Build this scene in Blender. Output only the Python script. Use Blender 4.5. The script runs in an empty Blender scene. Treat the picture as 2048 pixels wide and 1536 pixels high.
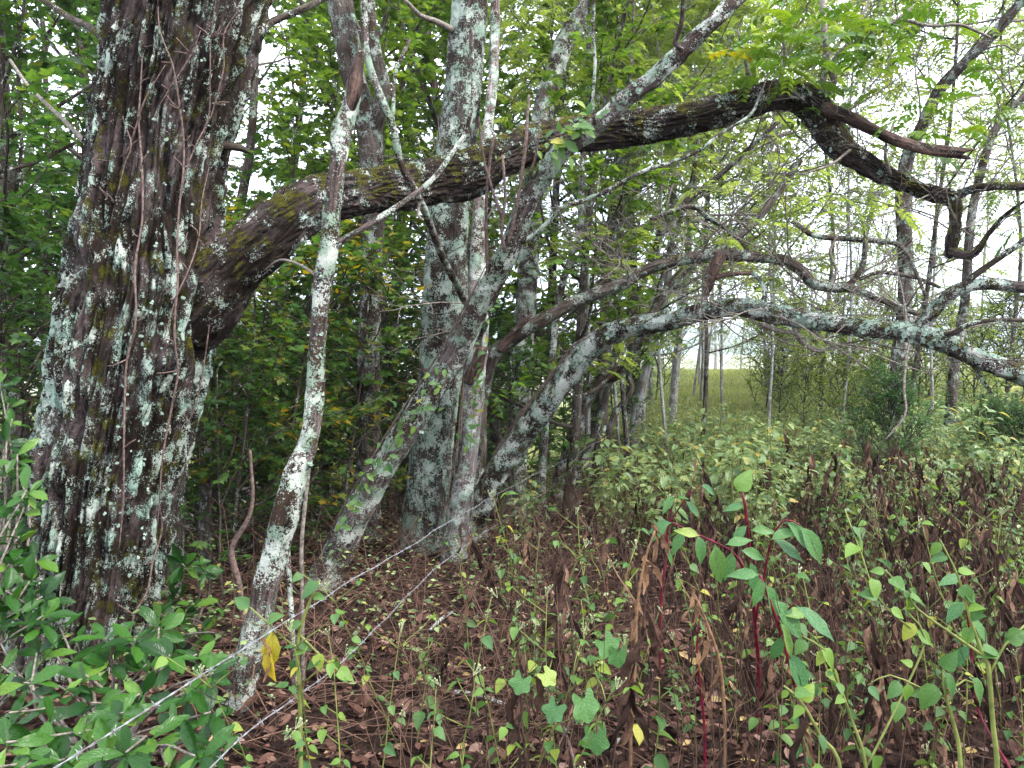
import bpy, math, random
import numpy as np
from mathutils import Vector, Matrix

rng = np.random.default_rng(7)
random.seed(7)
SC = bpy.context.scene
COL = SC.collection

# ------------------------------------------------------------------ camera
W, H, F = 2048.0, 1536.0, 1547.0      # photograph size and focal length in its pixels
HZ, CAMZ = 735.0, 1.6                 # horizon row, eye height
PITCH = math.atan((768 - HZ) / F)
cam = bpy.data.cameras.new('camera')
cam.sensor_width = 36.0
cam.lens = F / W * 36.0
cam.clip_end = 6000
cam.clip_start = 0.05
camo = bpy.data.objects.new('camera', cam)
COL.objects.link(camo)
camo.location = (0, 0, CAMZ)
camo.rotation_euler = (math.pi / 2 - PITCH, 0, 0)
SC.camera = camo

# ------------------------------------------------------------------ light
SUN_EL, SUN_AZ = 50.0, 118.0           # azimuth clockwise from +Y: to the right, over the open field
world = bpy.data.worlds.new('World')
SC.world = world
world.use_nodes = True
nt = world.node_tree
nt.nodes.clear()
wo = nt.nodes.new('ShaderNodeOutputWorld')
bg = nt.nodes.new('ShaderNodeBackground')
sky = nt.nodes.new('ShaderNodeTexSky')
sky.sky_type = 'NISHITA'
sky.sun_disc = False
sky.sun_elevation = math.radians(SUN_EL)
sky.sun_rotation = math.radians(SUN_AZ)
sky.dust_density = 2.0
cl = nt.nodes.new('ShaderNodeTexNoise')
cl.inputs['Scale'].default_value = 2.2
cl.inputs['Detail'].default_value = 5
cr = nt.nodes.new('ShaderNodeMapRange')
cr.inputs['From Min'].default_value = 0.34
cr.inputs['From Max'].default_value = 0.56
cr.inputs['To Min'].default_value = 0.25
cr.inputs['To Max'].default_value = 0.92
mx = nt.nodes.new('ShaderNodeMix')
mx.data_type = 'RGBA'
mx.inputs[7].default_value = (7.6, 8.0, 8.8, 1)
tcw = nt.nodes.new('ShaderNodeTexCoord')
nt.links.new(tcw.outputs['Generated'], cl.inputs['Vector'])
nt.links.new(cl.outputs['Fac'], cr.inputs['Value'])
nt.links.new(cr.outputs['Result'], mx.inputs[0])
nt.links.new(sky.outputs['Color'], mx.inputs[6])
nt.links.new(mx.outputs[2], bg.inputs['Color'])
nt.links.new(bg.outputs['Background'], wo.inputs['Surface'])
bg.inputs['Strength'].default_value = 0.13
sun = bpy.data.lights.new('sun', 'SUN')
sun.energy = 1.5
sun.angle = math.radians(14)
sun.color = (1.0, 0.96, 0.9)
suno = bpy.data.objects.new('sun', sun)
COL.objects.link(suno)
_az, _el = math.radians(SUN_AZ), math.radians(SUN_EL)
_sd = Vector((math.sin(_az) * math.cos(_el), math.cos(_az) * math.cos(_el), math.sin(_el)))
suno.rotation_euler = _sd.to_track_quat('Z', 'Y').to_euler()
SC.view_settings.view_transform = 'Standard'
SC.view_settings.look = 'None'
SC.view_settings.exposure = 2.4
SC.view_settings.gamma = 1.0
SC.cycles.max_bounces = 6
SC.cycles.diffuse_bounces = 4
SC.cycles.glossy_bounces = 2
SC.cycles.transmission_bounces = 4
SC.cycles.use_denoising = True
SC.cycles.caustics_reflective = False
SC.cycles.caustics_refractive = False

# ------------------------------------------------------------------ helpers
def P(px, py, d):
    """world point seen at photo pixel (px, py) at depth d (world Y)"""
    u = (px - W / 2) / F
    v = (H / 2 - py) / F
    dy = math.cos(PITCH) + v * math.sin(PITCH)
    dz = -math.sin(PITCH) + v * math.cos(PITCH)
    t = d / dy
    return np.array([u * t, d, CAMZ + dz * t])

_perm = rng.permutation(256)
_perm = np.concatenate([_perm, _perm])
_grad = rng.normal(size=(256, 3))
_grad /= np.linalg.norm(_grad, axis=1)[:, None]

def pn(p):
    """gradient noise, p (N,3) -> about -1..1"""
    p = np.asarray(p, float)
    i = np.floor(p).astype(int)
    f = p - i
    w = f * f * f * (f * (f * 6 - 15) + 10)
    out = 0
    for dx in (0, 1):
        for dy in (0, 1):
            for dz in (0, 1):
                h = _perm[(_perm[(_perm[(i[:, 0] + dx) & 255] + i[:, 1] + dy) & 255] + i[:, 2] + dz) & 255]
                g = _grad[h]
                d = f - np.array([dx, dy, dz])
                wt = (w[:, 0] if dx else 1 - w[:, 0]) * (w[:, 1] if dy else 1 - w[:, 1]) * (w[:, 2] if dz else 1 - w[:, 2])
                out = out + wt * (g * d).sum(1)
    return out * 1.6

def fbm(p, o=3):
    s, a = 0, 1.0
    for k in range(o):
        s = s + a * pn(p * (2 ** k) + 17.3 * k)
        a *= 0.5
    return s

def sm(x):
    x = np.clip(x, 0, 1)
    return x * x * (3 - 2 * x)

def gh(x, y):
    """ground height"""
    x = np.asarray(x, float); y = np.asarray(y, float)
    wr = sm((x - (0.10 * y - 2.2)) / 4.0)
    rise = 1.42 * sm((y - 8) / 26)
    drop = -0.10 * np.clip(y - 6.5, 0, 24) - 0.08 * np.clip(-x - 3.5, 0, 20)
    h = wr * rise + (1 - wr) * drop
    far = sm((y - 40) / 50)
    h = h * (1 - far) + far * (-2.0)
    h = h + sm((y - 110) / 300) * 10.0
    q = np.stack([x * 0.7, y * 0.7, np.zeros_like(x)], -1).reshape(-1, 3)
    h = h + (0.05 * pn(q)).reshape(x.shape) * sm((np.abs(y) + 1) / 4)
    return h

def g3(x, y, dz=0.0):
    return np.array([x, y, float(gh(np.array([x]), np.array([y]))[0]) + dz])

def mk(name, V, Fc, mat=None, smooth=False, rnd=None, bark=None, uv=None, ridge=None):
    """mesh from numpy arrays; faces all of one size"""
    me = bpy.data.meshes.new(name)
    V = np.asarray(V, np.float32); Fc = np.asarray(Fc, np.int32)
    n, k = Fc.shape
    me.vertices.add(len(V)); me.vertices.foreach_set('co', V.ravel())
    me.loops.add(n * k); me.loops.foreach_set('vertex_index', Fc.ravel())
    me.polygons.add(n)
    me.polygons.foreach_set('loop_start', np.arange(0, n * k, k, dtype=np.int32))
    if smooth:
        me.polygons.foreach_set('use_smooth', np.ones(n, bool))
    if rnd is not None:
        a = me.attributes.new('rnd', 'FLOAT', 'POINT'); a.data.foreach_set('value', np.asarray(rnd, np.float32))
    if bark is not None:
        a = me.attributes.new('bark', 'FLOAT_VECTOR', 'POINT'); a.data.foreach_set('vector', np.asarray(bark, np.float32).ravel())
    if ridge is not None:
        a = me.attributes.new('ridge', 'FLOAT', 'POINT'); a.data.foreach_set('value', np.asarray(ridge, np.float32))
    if uv is not None:
        a = me.attributes.new('leafuv', 'FLOAT_VECTOR', 'POINT'); a.data.foreach_set('vector', np.asarray(uv, np.float32).ravel())
    me.update(calc_edges=True)
    if mat: me.materials.append(mat)
    return me

def ob(name, me, parent=None, label=None, cat=None, group=None, kind=None, loc=None):
    o = bpy.data.objects.new(name, me)
    COL.objects.link(o)
    if parent is not None: o.parent = parent
    if loc is not None: o.location = loc
    tag(o, label, cat, group, kind)
    return o

def tag(o, label=None, cat=None, group=None, kind=None):
    if label: o['label'] = label
    if cat: o['category'] = cat
    if group: o['group'] = group
    if kind: o['kind'] = kind

def thing(name, loc, label, cat, group=None):
    o = ob(name, None, None, label, cat, group)
    o.location = Vector([float(c) for c in loc])
    o.empty_display_size = 0.1
    return o

def dup(root, loc=None, rz=None, scale=None, label=None, group=None):
    r = root.copy(); COL.objects.link(r)
    for ch in root.children:
        c = ch.copy(); COL.objects.link(c); c.parent = r
        for g in ch.children:
            d = g.copy(); COL.objects.link(d); d.parent = c
    place(r, loc, rz, scale)
    tag(r, label, None, group)
    return r

def place(r, loc=None, rz=None, scale=None):
    if loc is not None: r.location = [float(c) for c in loc]
    if rz is not None: r.rotation_euler = (0, 0, rz) if np.isscalar(rz) else rz
    if scale is not None: r.scale = (scale,) * 3 if np.isscalar(scale) else scale

def catmull(A, step):
    """A (n,k): resample, distance by first three columns"""
    A = np.asarray(A, float)
    if len(A) == 2:
        n = max(2, int(np.linalg.norm(A[1, :3] - A[0, :3]) / step) + 1)
        t = np.linspace(0, 1, n)[:, None]
        return A[0] * (1 - t) + A[1] * t
    Q = np.vstack([2 * A[0] - A[1], A, 2 * A[-1] - A[-2]])
    out = []
    for i in range(1, len(Q) - 2):
        L = np.linalg.norm(Q[i + 1, :3] - Q[i, :3])
        n = max(1, int(L / step))
        t = (np.arange(n) / n)[:, None]
        p0, p1, p2, p3 = Q[i - 1], Q[i], Q[i + 1], Q[i + 2]
        out.append(0.5 * (2 * p1 + (p2 - p0) * t + (2 * p0 - 5 * p1 + 4 * p2 - p3) * t ** 2 + (3 * p1 - p0 - 3 * p2 + p3) * t ** 3))
    out.append(A[-1:])
    return np.vstack(out)

def frames(C):
    T = np.gradient(C, axis=0)
    T /= np.linalg.norm(T, axis=1)[:, None] + 1e-9
    N = np.zeros_like(C)
    a = np.array([0, -1.0, 0]) if abs(T[0, 1]) < 0.9 else np.array([1.0, 0, 0])
    n = a - T[0] * (a @ T[0]); n /= np.linalg.norm(n)
    N[0] = n
    for i in range(1, len(C)):
        n = n - T[i] * (n @ T[i]); n /= np.linalg.norm(n) + 1e-9
        N[i] = n
    B = np.cross(T, N)
    return T, N, B

def tube_arrays(CR, sides, wob=0.0, furrow=None, disp=None, seed=0.0, cap=True, jag=0.0):
    """CR (n,4) centre + radius -> verts, quads, bark coords"""
    C, R = CR[:, :3], CR[:, 3]
    T, N, B = frames(C)
    n = len(C)
    s = np.concatenate([[0], np.cumsum(np.linalg.norm(np.diff(C, axis=0), axis=1))])
    th = np.arange(sides) / sides * 2 * math.pi
    ct, st = np.cos(th), np.sin(th)
    rr = np.repeat(R[:, None], sides, 1)
    bx = rr * ct; by = rr * st; bz = np.repeat(s[:, None], sides, 1) + seed * 7.7
    bc = np.stack([bx, by, bz], -1).reshape(-1, 3)
    if wob:
        q = np.stack([ct[None] * np.ones((n, 1)) * 0.9, st[None] * np.ones((n, 1)) * 0.9, bz / (R.mean() * 3.5)], -1).reshape(-1, 3)
        rr = rr * (1 + wob * fbm(q + seed, 2).reshape(n, sides))
    if furrow:
        if not hasattr(furrow, 'last'): furrow.last = None
        furrow.last = furrow(bc)
        rr = rr + furrow.last.reshape(n, sides) * np.clip(rr / 0.05, 0.15, 1)
    dirs = N[:, None, :] * ct[None, :, None] + B[:, None, :] * st[None, :, None]
    V = C[:, None, :] + dirs * rr[..., None]
    if disp is not None:
        V = V + dirs * disp(V.reshape(-1, 3)).reshape(n, sides)[..., None]
    if jag:
        jr = np.random.default_rng(int(seed * 100) + 5)
        jd = (np.abs(jr.normal(size=sides)) * .9 + .6 * np.sin(np.arange(sides) * 6.283 / sides * 2 + seed)) * jag * R[-1]
        for q, w_ in ((1, 1.0), (2, .55), (3, .2)):
            V[-q] += T[-1] * jd[:, None] * w_
    V = V.reshape(-1, 3)
    i = np.arange(n - 1)[:, None] * sides
    j = np.arange(sides)[None]
    j2 = (j + 1) % sides
    Fq = np.stack([i + j, i + j2, i + sides + j2, i + sides + j], -1).reshape(-1, 4)
    if cap:
        V = np.vstack([V, C[:1] - T[:1] * R[0] * .2, C[-1:] + T[-1:] * R[-1] * (-.6 if jag else .5)])
        bc = np.vstack([bc, bc[:1], bc[-1:]])
        b0 = len(V) - 2; b1 = len(V) - 1
        jj = np.arange(sides); kk = (jj + 1) % sides
        e = (n - 1) * sides
        Fq = np.vstack([Fq, np.stack([np.full(sides, b0), kk, jj, jj], -1)[:, [0, 1, 2, 2]], np.stack([np.full(sides, b1), e + jj, e + kk, e + kk], -1)[:, [0, 1, 2, 2]]])
    return V, Fq, bc

class Acc:
    """collects arrays for ONE mesh"""
    def __init__(self): self.V = []; self.F = []; self.X = []; self.n = 0
    def add(self, V, Fc, X):
        self.V.append(V); self.F.append(Fc + self.n); self.X.append(X); self.n += len(V)
    def tube(self, CR, sides, **k):
        self.add(*tube_arrays(np.asarray(CR, float), sides, **k))
    def mesh(self, name, mat, smooth=True, key='bark', base=None):
        V = np.vstack(self.V)
        if base is not None: V = V - np.asarray(base)
        Fc = np.vstack(self.F)
        me = mk_tri(name, V, Fc, mat, smooth, **{key: (np.vstack(self.X) if key == 'bark' else np.concatenate(self.X))})
        return me

def mk_tri(name, V, Fc, mat, smooth, **kw):
    """like mk but quads whose last two corners agree become triangles"""
    if Fc.shape[1] == 4:
        deg = Fc[:, 2] == Fc[:, 3]
        if deg.any():
            q = Fc[~deg]; t = Fc[deg][:, :3]
            tri = np.vstack([q[:, [0, 1, 2]], q[:, [0, 2, 3]], t])
            return mk(name, V, tri, mat, smooth, **kw)
    return mk(name, V, Fc, mat, smooth, **kw)

def pxpath(pts):
    """[(px,py,width_px,depth)] -> (n,4) world centre + radius"""
    return np.array([np.append(P(a, b, d), w * d / F / 2) for a, b, w, d in pts])

# ------------------------------------------------------------------ materials
class NT:
    def __init__(self, name):
        self.m = bpy.data.materials.new(name); self.m.use_nodes = True
        self.t = self.m.node_tree; self.t.nodes.clear()
        self.out = self.t.nodes.new('ShaderNodeOutputMaterial')
    def n(self, typ, ins=None, **props):
        nd = self.t.nodes.new(typ)
        for k, v in props.items(): setattr(nd, k, v)
        for k, v in (ins or {}).items():
            if isinstance(v, bpy.types.NodeSocket): self.t.links.new(v, nd.inputs[k])
            else: nd.inputs[k].default_value = v
        return nd
    def noise(self, vec, scale, detail=3, rough=.55):
        return self.n('ShaderNodeTexNoise', {'Vector': vec, 'Scale': scale, 'Detail': detail, 'Roughness': rough}).outputs['Fac']
    def math(self, op, a, b=None, c=None, clamp=False):
        d = {0: a}
        if b is not None: d[1] = b
        if c is not None: d[2] = c
        return self.n('ShaderNodeMath', d, operation=op, use_clamp=clamp).outputs[0]
    def ramp(self, v, a, b, lo=0.0, hi=1.0):
        return self.n('ShaderNodeMapRange', {'Value': v, 'From Min': a, 'From Max': b, 'To Min': lo, 'To Max': hi}).outputs['Result']
    def mix(self, f, a, b):
        return self.n('ShaderNodeMix', {0: f, 6: a, 7: b}, data_type='RGBA').outputs[2]
    def cramp(self, v, stops, interp='LINEAR'):
        nd = self.n('ShaderNodeValToRGB', {'Fac': v})
        nd.color_ramp.interpolation = interp
        el = nd.color_ramp.elements
        while len(el) < len(stops): el.new(0.5)
        for e, (p, c) in zip(el, stops): e.position = p; e.color = (*c, 1)
        return nd.outputs['Color']
    def scale(self, vec, s):
        return self.n('ShaderNodeVectorMath', {0: vec, 1: s}, operation='MULTIPLY').outputs[0]
    def bump(self, h, st, dist, nrm=None):
        d = {'Height': h, 'Strength': st, 'Distance': dist}
        if nrm is not None: d['Normal'] = nrm
        return self.n('ShaderNodeBump', d).outputs['Normal']

def bark_mat(name, dark, light, lich=0.5, moss=0.3, lcol=(.42, .52, .42), lcol2=(.62, .64, .58), grain=70, sz=1.0, mossup=0.6, pale=.5, ridge=0.0, lz=1.0):
    k = NT(name)
    at = k.n('ShaderNodeAttribute', attribute_name='bark')
    v = at.outputs['Vector']
    geo = k.n('ShaderNodeNewGeometry')
    fib = k.noise(k.scale(v, (1, 1, .13)), grain, 5, .7)
    crk = k.noise(k.scale(v, (1, 1, .45)), grain * 2.3, 3, .7)
    big = k.noise(k.scale(v, (1, 1, .5)), 4.0, 2)
    fc = k.math('ADD', k.math('MULTIPLY', fib, .7), k.math('MULTIPLY', crk, .3))
    col = k.mix(k.ramp(fc, .42, .62), (*dark, 1), (*light, 1))
    wet = k.mix(k.ramp(fc, .40, .66), (dark[0] * .6, dark[1] * .55, dark[2] * .5, 1), (dark[0] * 2.2 + .012, dark[1] * 1.7 + .008, dark[2] * 1.3 + .005, 1))
    col = k.mix(k.ramp(big, pale - .08, pale + .10), wet, col)
    vl = k.scale(k.n('ShaderNodeTexCoord').outputs['Object'], (1, 1, lz))
    # moss cushions, thicker on upward faces
    nz = k.n('ShaderNodeSeparateXYZ', {0: geo.outputs['Normal']}).outputs['Z']
    mn = k.math('ADD', k.math('MULTIPLY', k.noise(vl, 6.0 / sz, 2), .8), k.math('ADD', k.math('MULTIPLY', k.noise(vl, 38.0, 3, .7), .45), k.math('MULTIPLY', k.noise(vl, 150.0, 2, .7), .35)))
    mm = k.math('ADD', mn, k.math('MULTIPLY', nz, .16 * mossup))
    mmask = k.ramp(mm, 1.08 - .36 * moss, 1.16 - .36 * moss)
    mcol = k.mix(k.ramp(k.noise(vl, 170, 2), .3, .7), (.018, .020, .003, 1), (.11, .10, .012, 1))
    # lichen: crusty patches broken into small lobes
    l1 = k.noise(vl, 7.0 / sz, 2)
    l2 = k.noise(vl, 34.0 / sz, 3, .7)
    l3 = k.noise(vl, 130.0 / sz, 3, .7)
    vo = k.n('ShaderNodeTexVoronoi', {'Vector': k.n('ShaderNodeVectorMath', {0: vl, 1: k.scale(k.n('ShaderNodeTexNoise', {'Vector': vl, 'Scale': 90.0}).outputs['Color'], (.02, .02, .02))}, operation='ADD').outputs[0], 'Scale': 85.0 / sz}).outputs['Distance']
    lm = k.math('ADD', k.math('MULTIPLY', k.math('SUBTRACT', l1, .11), 1.0), k.math('ADD', k.math('MULTIPLY', l2, .60), k.math('MULTIPLY', l3, .55)))
    lm = k.math('SUBTRACT', lm, k.math('MULTIPLY', vo, .30))
    if ridge:
        rg = k.n('ShaderNodeAttribute', attribute_name='ridge').outputs['Fac']
        lm = k.math('ADD', lm, k.math('MULTIPLY', k.math('SUBTRACT', rg, .72), ridge))
    th = 1.12 - .40 * lich
    lmask = k.ramp(lm, th - .01, th + .05)
    lc = k.mix(k.ramp(k.noise(vl, 9.0, 2), .42, .58), (*lcol, 1), (*lcol2, 1))
    lc = k.mix(k.ramp(k.noise(vl, 260.0, 2, .7), .42, .72, 0, .75), lc, (lcol[0] * .30, lcol[1] * .33, lcol[2] * .27, 1))
    col = k.mix(mmask, col, mcol)
    col = k.mix(lmask, col, lc)
    h = k.math('ADD', k.math('MULTIPLY', fc, 1.6), k.math('MULTIPLY', lmask, k.math('ADD', .35, k.math('MULTIPLY', k.noise(v, 220, 3, .7), 1.1))))
    h = k.math('ADD', h, k.math('MULTIPLY', mmask, k.math('ADD', .3, k.math('MULTIPLY', k.noise(v, 240, 2, .7), 1.3))))
    nr = k.bump(h, 1.0, .012)
    b = k.n('ShaderNodeBsdfPrincipled', {'Base Color': col, 'Roughness': .8, 'Normal': nr, 'Specular IOR Level': .10})
    k.t.links.new(b.outputs[0], k.out.inputs[0])
    return k.m

def leaf_mat(name, stops, trans=.35, rough=.45, spec=.3, tcol=1.6, obj=False, vein=False, holes=False):
    k = NT(name)
    if obj:
        r = k.n('ShaderNodeObjectInfo').outputs['Random']
    else:
        r = k.n('ShaderNodeAttribute', attribute_name='rnd').outputs['Fac']
    col = k.cramp(r, stops)
    tc = k.n('ShaderNodeTexCoord').outputs['Object']
    nz = k.noise(tc, 30 if not obj else 25, 2)
    col = k.n('ShaderNodeHueSaturation', {'Hue': .5, 'Saturation': 1.0, 'Value': k.ramp(nz, .3, .7, .72, 1.3), 'Color': col}).outputs[0]
    ins = {}
    if vein:
        uv = k.n('ShaderNodeSeparateXYZ', {0: k.n('ShaderNodeAttribute', attribute_name='leafuv').outputs['Vector']})
        ax = k.math('ABSOLUTE', uv.outputs['X'])
        mid = k.ramp(ax, .0, .05, 1, 0)
        sv = k.math('PINGPONG', k.math('SUBTRACT', k.math('MULTIPLY', uv.outputs['Y'], 9.0), k.math('MULTIPLY', ax, 3.2)), .5)
        side = k.ramp(sv, .0, .10, .45, 0)
        vm = k.math('MAXIMUM', mid, side)
        if vein == 2:
            # insect-scarred paler blotches
            sp = k.ramp(k.noise(tc, 45, 3, .7), .63, .70, 0, .6)
            col = k.mix(sp, col, (.25, .26, .12, 1))
        lt = k.n('ShaderNodeHueSaturation', {'Value': 1.7, 'Saturation': .85, 'Color': col}).outputs[0]
        col = k.mix(k.math('MULTIPLY', vm, .32), col, lt)
        ins['Normal'] = k.bump(k.math('ADD', k.math('ADD', k.math('MULTIPLY', vm, -.5), sv), k.math('MULTIPLY', k.noise(tc, 8, 2), 1.5)), .28, .004)
    b = k.n('ShaderNodeBsdfPrincipled', {'Base Color': col, 'Roughness': rough, 'Specular IOR Level': spec, **ins})
    if trans:
        t2 = k.n('ShaderNodeHueSaturation', {'Hue': .485, 'Saturation': 1.1, 'Value': tcol, 'Color': col}).outputs[0]
        tr = k.n('ShaderNodeBsdfTranslucent', {'Color': t2})
        ms = k.n('ShaderNodeMixShader', {0: trans, 1: b.outputs[0], 2: tr.outputs[0]})
        k.t.links.new(ms.outputs[0], k.out.inputs[0])
    else:
        k.t.links.new(b.outputs[0], k.out.inputs[0])
    return k.m

def plain_mat(name, c1, c2, scale=40, rough=.7, metal=0.0, stretch=(1, 1, 1), spec=.15, use_rnd=False):
    k = NT(name)
    tc = k.n('ShaderNodeTexCoord').outputs['Object']
    f = k.noise(k.scale(tc, stretch), scale, 3)
    f = k.ramp(f, .35, .65)
    if use_rnd:
        f = k.math('ADD', k.math('MULTIPLY', f, .35), k.math('MULTIPLY', k.n('ShaderNodeAttribute', attribute_name='rnd').outputs['Fac'], .65))
    col = k.mix(f, (*c1, 1), (*c2, 1))
    b = k.n('ShaderNodeBsdfPrincipled', {'Base Color': col, 'Roughness': rough, 'Metallic': metal, 'Specular IOR Level': spec, 'Normal': k.bump(f, .4, .002)})
    k.t.links.new(b.outputs[0], k.out.inputs[0])
    return k.m

M = {}
M['bark_big'] = bark_mat('old_furrowed_bark', (.0050, .0036, .0032), (.115, .085, .083), lich=.62, moss=.60, lcol=(.32, .45, .37), lcol2=(.52, .57, .50), grain=42, sz=.62, mossup=.15, pale=.52, ridge=.22, lz=.85)
M['bark_limb'] = bark_mat('mossy_limb_bark', (.0055, .004, .0036), (.085, .062, .060), lich=.42, moss=.66, lcol=(.34, .46, .40), grain=46, sz=.8, mossup=.8, pale=.50)
M['bark_pale'] = bark_mat('lichened_pale_bark', (.018, .012, .011), (.16, .125, .115), lich=.78, moss=.42, lcol=(.28, .37, .28), lcol2=(.58, .60, .54), grain=60, sz=.85, pale=.47)
M['bark_pink'] = bark_mat('pinkish_pale_bark', (.030, .020, .018), (.30, .24, .23), lich=.80, moss=.42, lcol=(.32, .42, .33), lcol2=(.60, .62, .56), grain=50, sz=.7, pale=.42)
M['bark_rear'] = bark_mat('grey_green_mottled_bark', (.012, .009, .008), (.10, .085, .078), lich=.80, moss=.42, lcol=(.25, .34, .27), lcol2=(.42, .47, .41), grain=50, sz=1.0, pale=.5)
M['bark_mid'] = bark_mat('grey_brown_bark', (.015, .011, .009), (.12, .095, .08), lich=.60, moss=.42, lcol=(.26, .35, .28), lcol2=(.42, .44, .40), grain=50, sz=.8, pale=.45)
M['bark_arch'] = bark_mat('arching_trunk_bark', (.011, .008, .007), (.11, .085, .08), lich=.78, moss=.66, lcol=(.32, .43, .35), lcol2=(.60, .62, .56), grain=60, sz=.75, pale=.5)
M['bark_far'] = bark_mat('far_bark', (.018, .014, .011), (.11, .09, .075), lich=.42, moss=.45, grain=45, sz=1.0, pale=.45)
M['bark_white'] = bark_mat('far_pale_bark', (.10, .09, .08), (.36, .35, .33), lich=.6, moss=.1, lcol=(.42, .44, .41), grain=30, sz=1.2, pale=.35)
M['dead_wood'] = bark_mat('dead_wood', (.012, .008, .007), (.17, .105, .085), lich=.12, moss=.2, grain=50, sz=.7, pale=.45)
M['twig'] = plain_mat('grey_twig', (.06, .048, .038), (.19, .165, .14), 60)
M['twig_brown'] = plain_mat('brown_twig', (.014, .008, .006), (.16, .090, .062), 50, use_rnd=True)
M['vine'] = plain_mat('reddish_vine_bark', (.05, .032, .026), (.15, .105, .09), 60)
M['dark_stalk'] = plain_mat('dark_dead_stalk', (.010, .006, .005), (.04, .022, .016), 40)
M['green_stem'] = plain_mat('green_stem', (.06, .075, .018), (.15, .17, .045), 14, .6)
M['red_stem'] = plain_mat('red_stem', (.05, .005, .010), (.13, .010, .025), 30, .35)
M['tan_stalk'] = plain_mat('tan_dry_stalk', (.10, .055, .03), (.19, .11, .06), 40)
M['wire'] = plain_mat('galvanised_wire', (.12, .11, .10), (.34, .34, .36), 40, .55, .6)
GREEN_DEEP = [(0, (.016, .046, .012)), (.5, (.032, .078, .016)), (.85, (.058, .118, .020)), (.96, (.13, .16, .025)), (1, (.24, .18, .025))]
GREEN_MID = [(0, (.032, .072, .012)), (.5, (.060, .115, .018)), (.85, (.098, .165, .026)), (.95, (.16, .20, .02)), (1, (.34, .24, .02))]
GREEN_LITE = [(0, (.085, .125, .028)), (.5, (.135, .190, .040)), (.85, (.18, .24, .055)), (.94, (.20, .22, .03)), (1, (.40, .28, .03))]
AUTUMN = [(0, (.025, .075, .014)), (.45, (.045, .105, .018)), (.70, (.10, .13, .02)), (.85, (.20, .16, .02)), (.95, (.32, .18, .02)), (1, (.22, .07, .015))]
M['leaf_deep'] = leaf_mat('deep_green_leaf', GREEN_DEEP, trans=.48)
M['leaf_mid'] = leaf_mat('mid_green_leaf', GREEN_MID, trans=.50)
M['leaf_lite'] = leaf_mat('light_green_leaf', GREEN_LITE, trans=.58)
M['leaf_autumn'] = leaf_mat('turning_leaf', AUTUMN, trans=.48)
M['leaf_cedar'] = leaf_mat('fine_dark_needle', [(0, (.018, .060, .012)), (.7, (.035, .105, .020)), (1, (.08, .16, .03))], trans=.35)
M['leaf_shrub'] = leaf_mat('glossy_shrub_leaf', [(0, (.006, .026, .004)), (.4, (.014, .050, .007)), (.85, (.028, .082, .010)), (1, (.075, .14, .02))], trans=.16, rough=.24, spec=.17, obj=True, vein=1)
M['leaf_walnut'] = leaf_mat('walnut_leaf', [(0, (.035, .085, .012)), (.6, (.065, .125, .018)), (.95, (.10, .16, .02)), (1, (.25, .20, .02))], trans=.38, obj=True)
M['leaf_weed'] = leaf_mat('weed_leaf', [(0, (.035, .095, .025)), (.5, (.060, .130, .028)), (.85, (.10, .18, .025)), (.97, (.16, .21, .025)), (1, (.26, .23, .03))], trans=.35, rough=.45, obj=True, vein=2)
M['leaf_weedmass'] = leaf_mat('undergrowth_leaf', [(0, (.055, .105, .035)), (.5, (.135, .195, .075)), (.85, (.22, .28, .11)), (.96, (.22, .23, .06)), (1, (.30, .22, .06))], trans=.38, rough=.40, spec=.4)
M['leaf_poke'] = leaf_mat('pokeweed_leaf', [(0, (.040, .115, .036)), (.7, (.065, .150, .042)), (.93, (.10, .18, .035)), (1, (.16, .21, .035))], trans=.35, rough=.42, obj=True, vein=2)
M['leaf_dry'] = leaf_mat('shrivelled_leaf', [(0, (.016, .009, .007)), (.4, (.038, .022, .016)), (.75, (.078, .044, .031)), (1, (.16, .092, .06))], trans=.15, rough=.8, spec=.06, tcol=1.2, obj=True)
M['leaf_tan'] = leaf_mat('tan_dry_leaf', [(0, (.09, .048, .026)), (1, (.19, .105, .055))], trans=.25, rough=.7, spec=.2, tcol=1.2, obj=True)
M['leaf_red'] = leaf_mat('red_brown_leaf', [(0, (.18, .035, .02)), (1, (.30, .08, .04))], trans=.25, rough=.6, spec=.3, obj=True)
M['leaf_yellow'] = leaf_mat('yellow_leaf', [(0, (.26, .24, .03)), (1, (.38, .30, .04))], trans=.4, rough=.5, obj=True, vein=1)
M['litter'] = leaf_mat('leaf_litter', [(0, (.009, .006, .005)), (.4, (.034, .017, .012)), (.8, (.095, .048, .035)), (.95, (.21, .13, .10)), (1, (.30, .22, .08))], trans=.1, rough=.75, spec=.08, tcol=1.2)
M['flower'] = plain_mat('pale_flower_head', (.13, .17, .06), (.34, .36, .22), 200)

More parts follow.
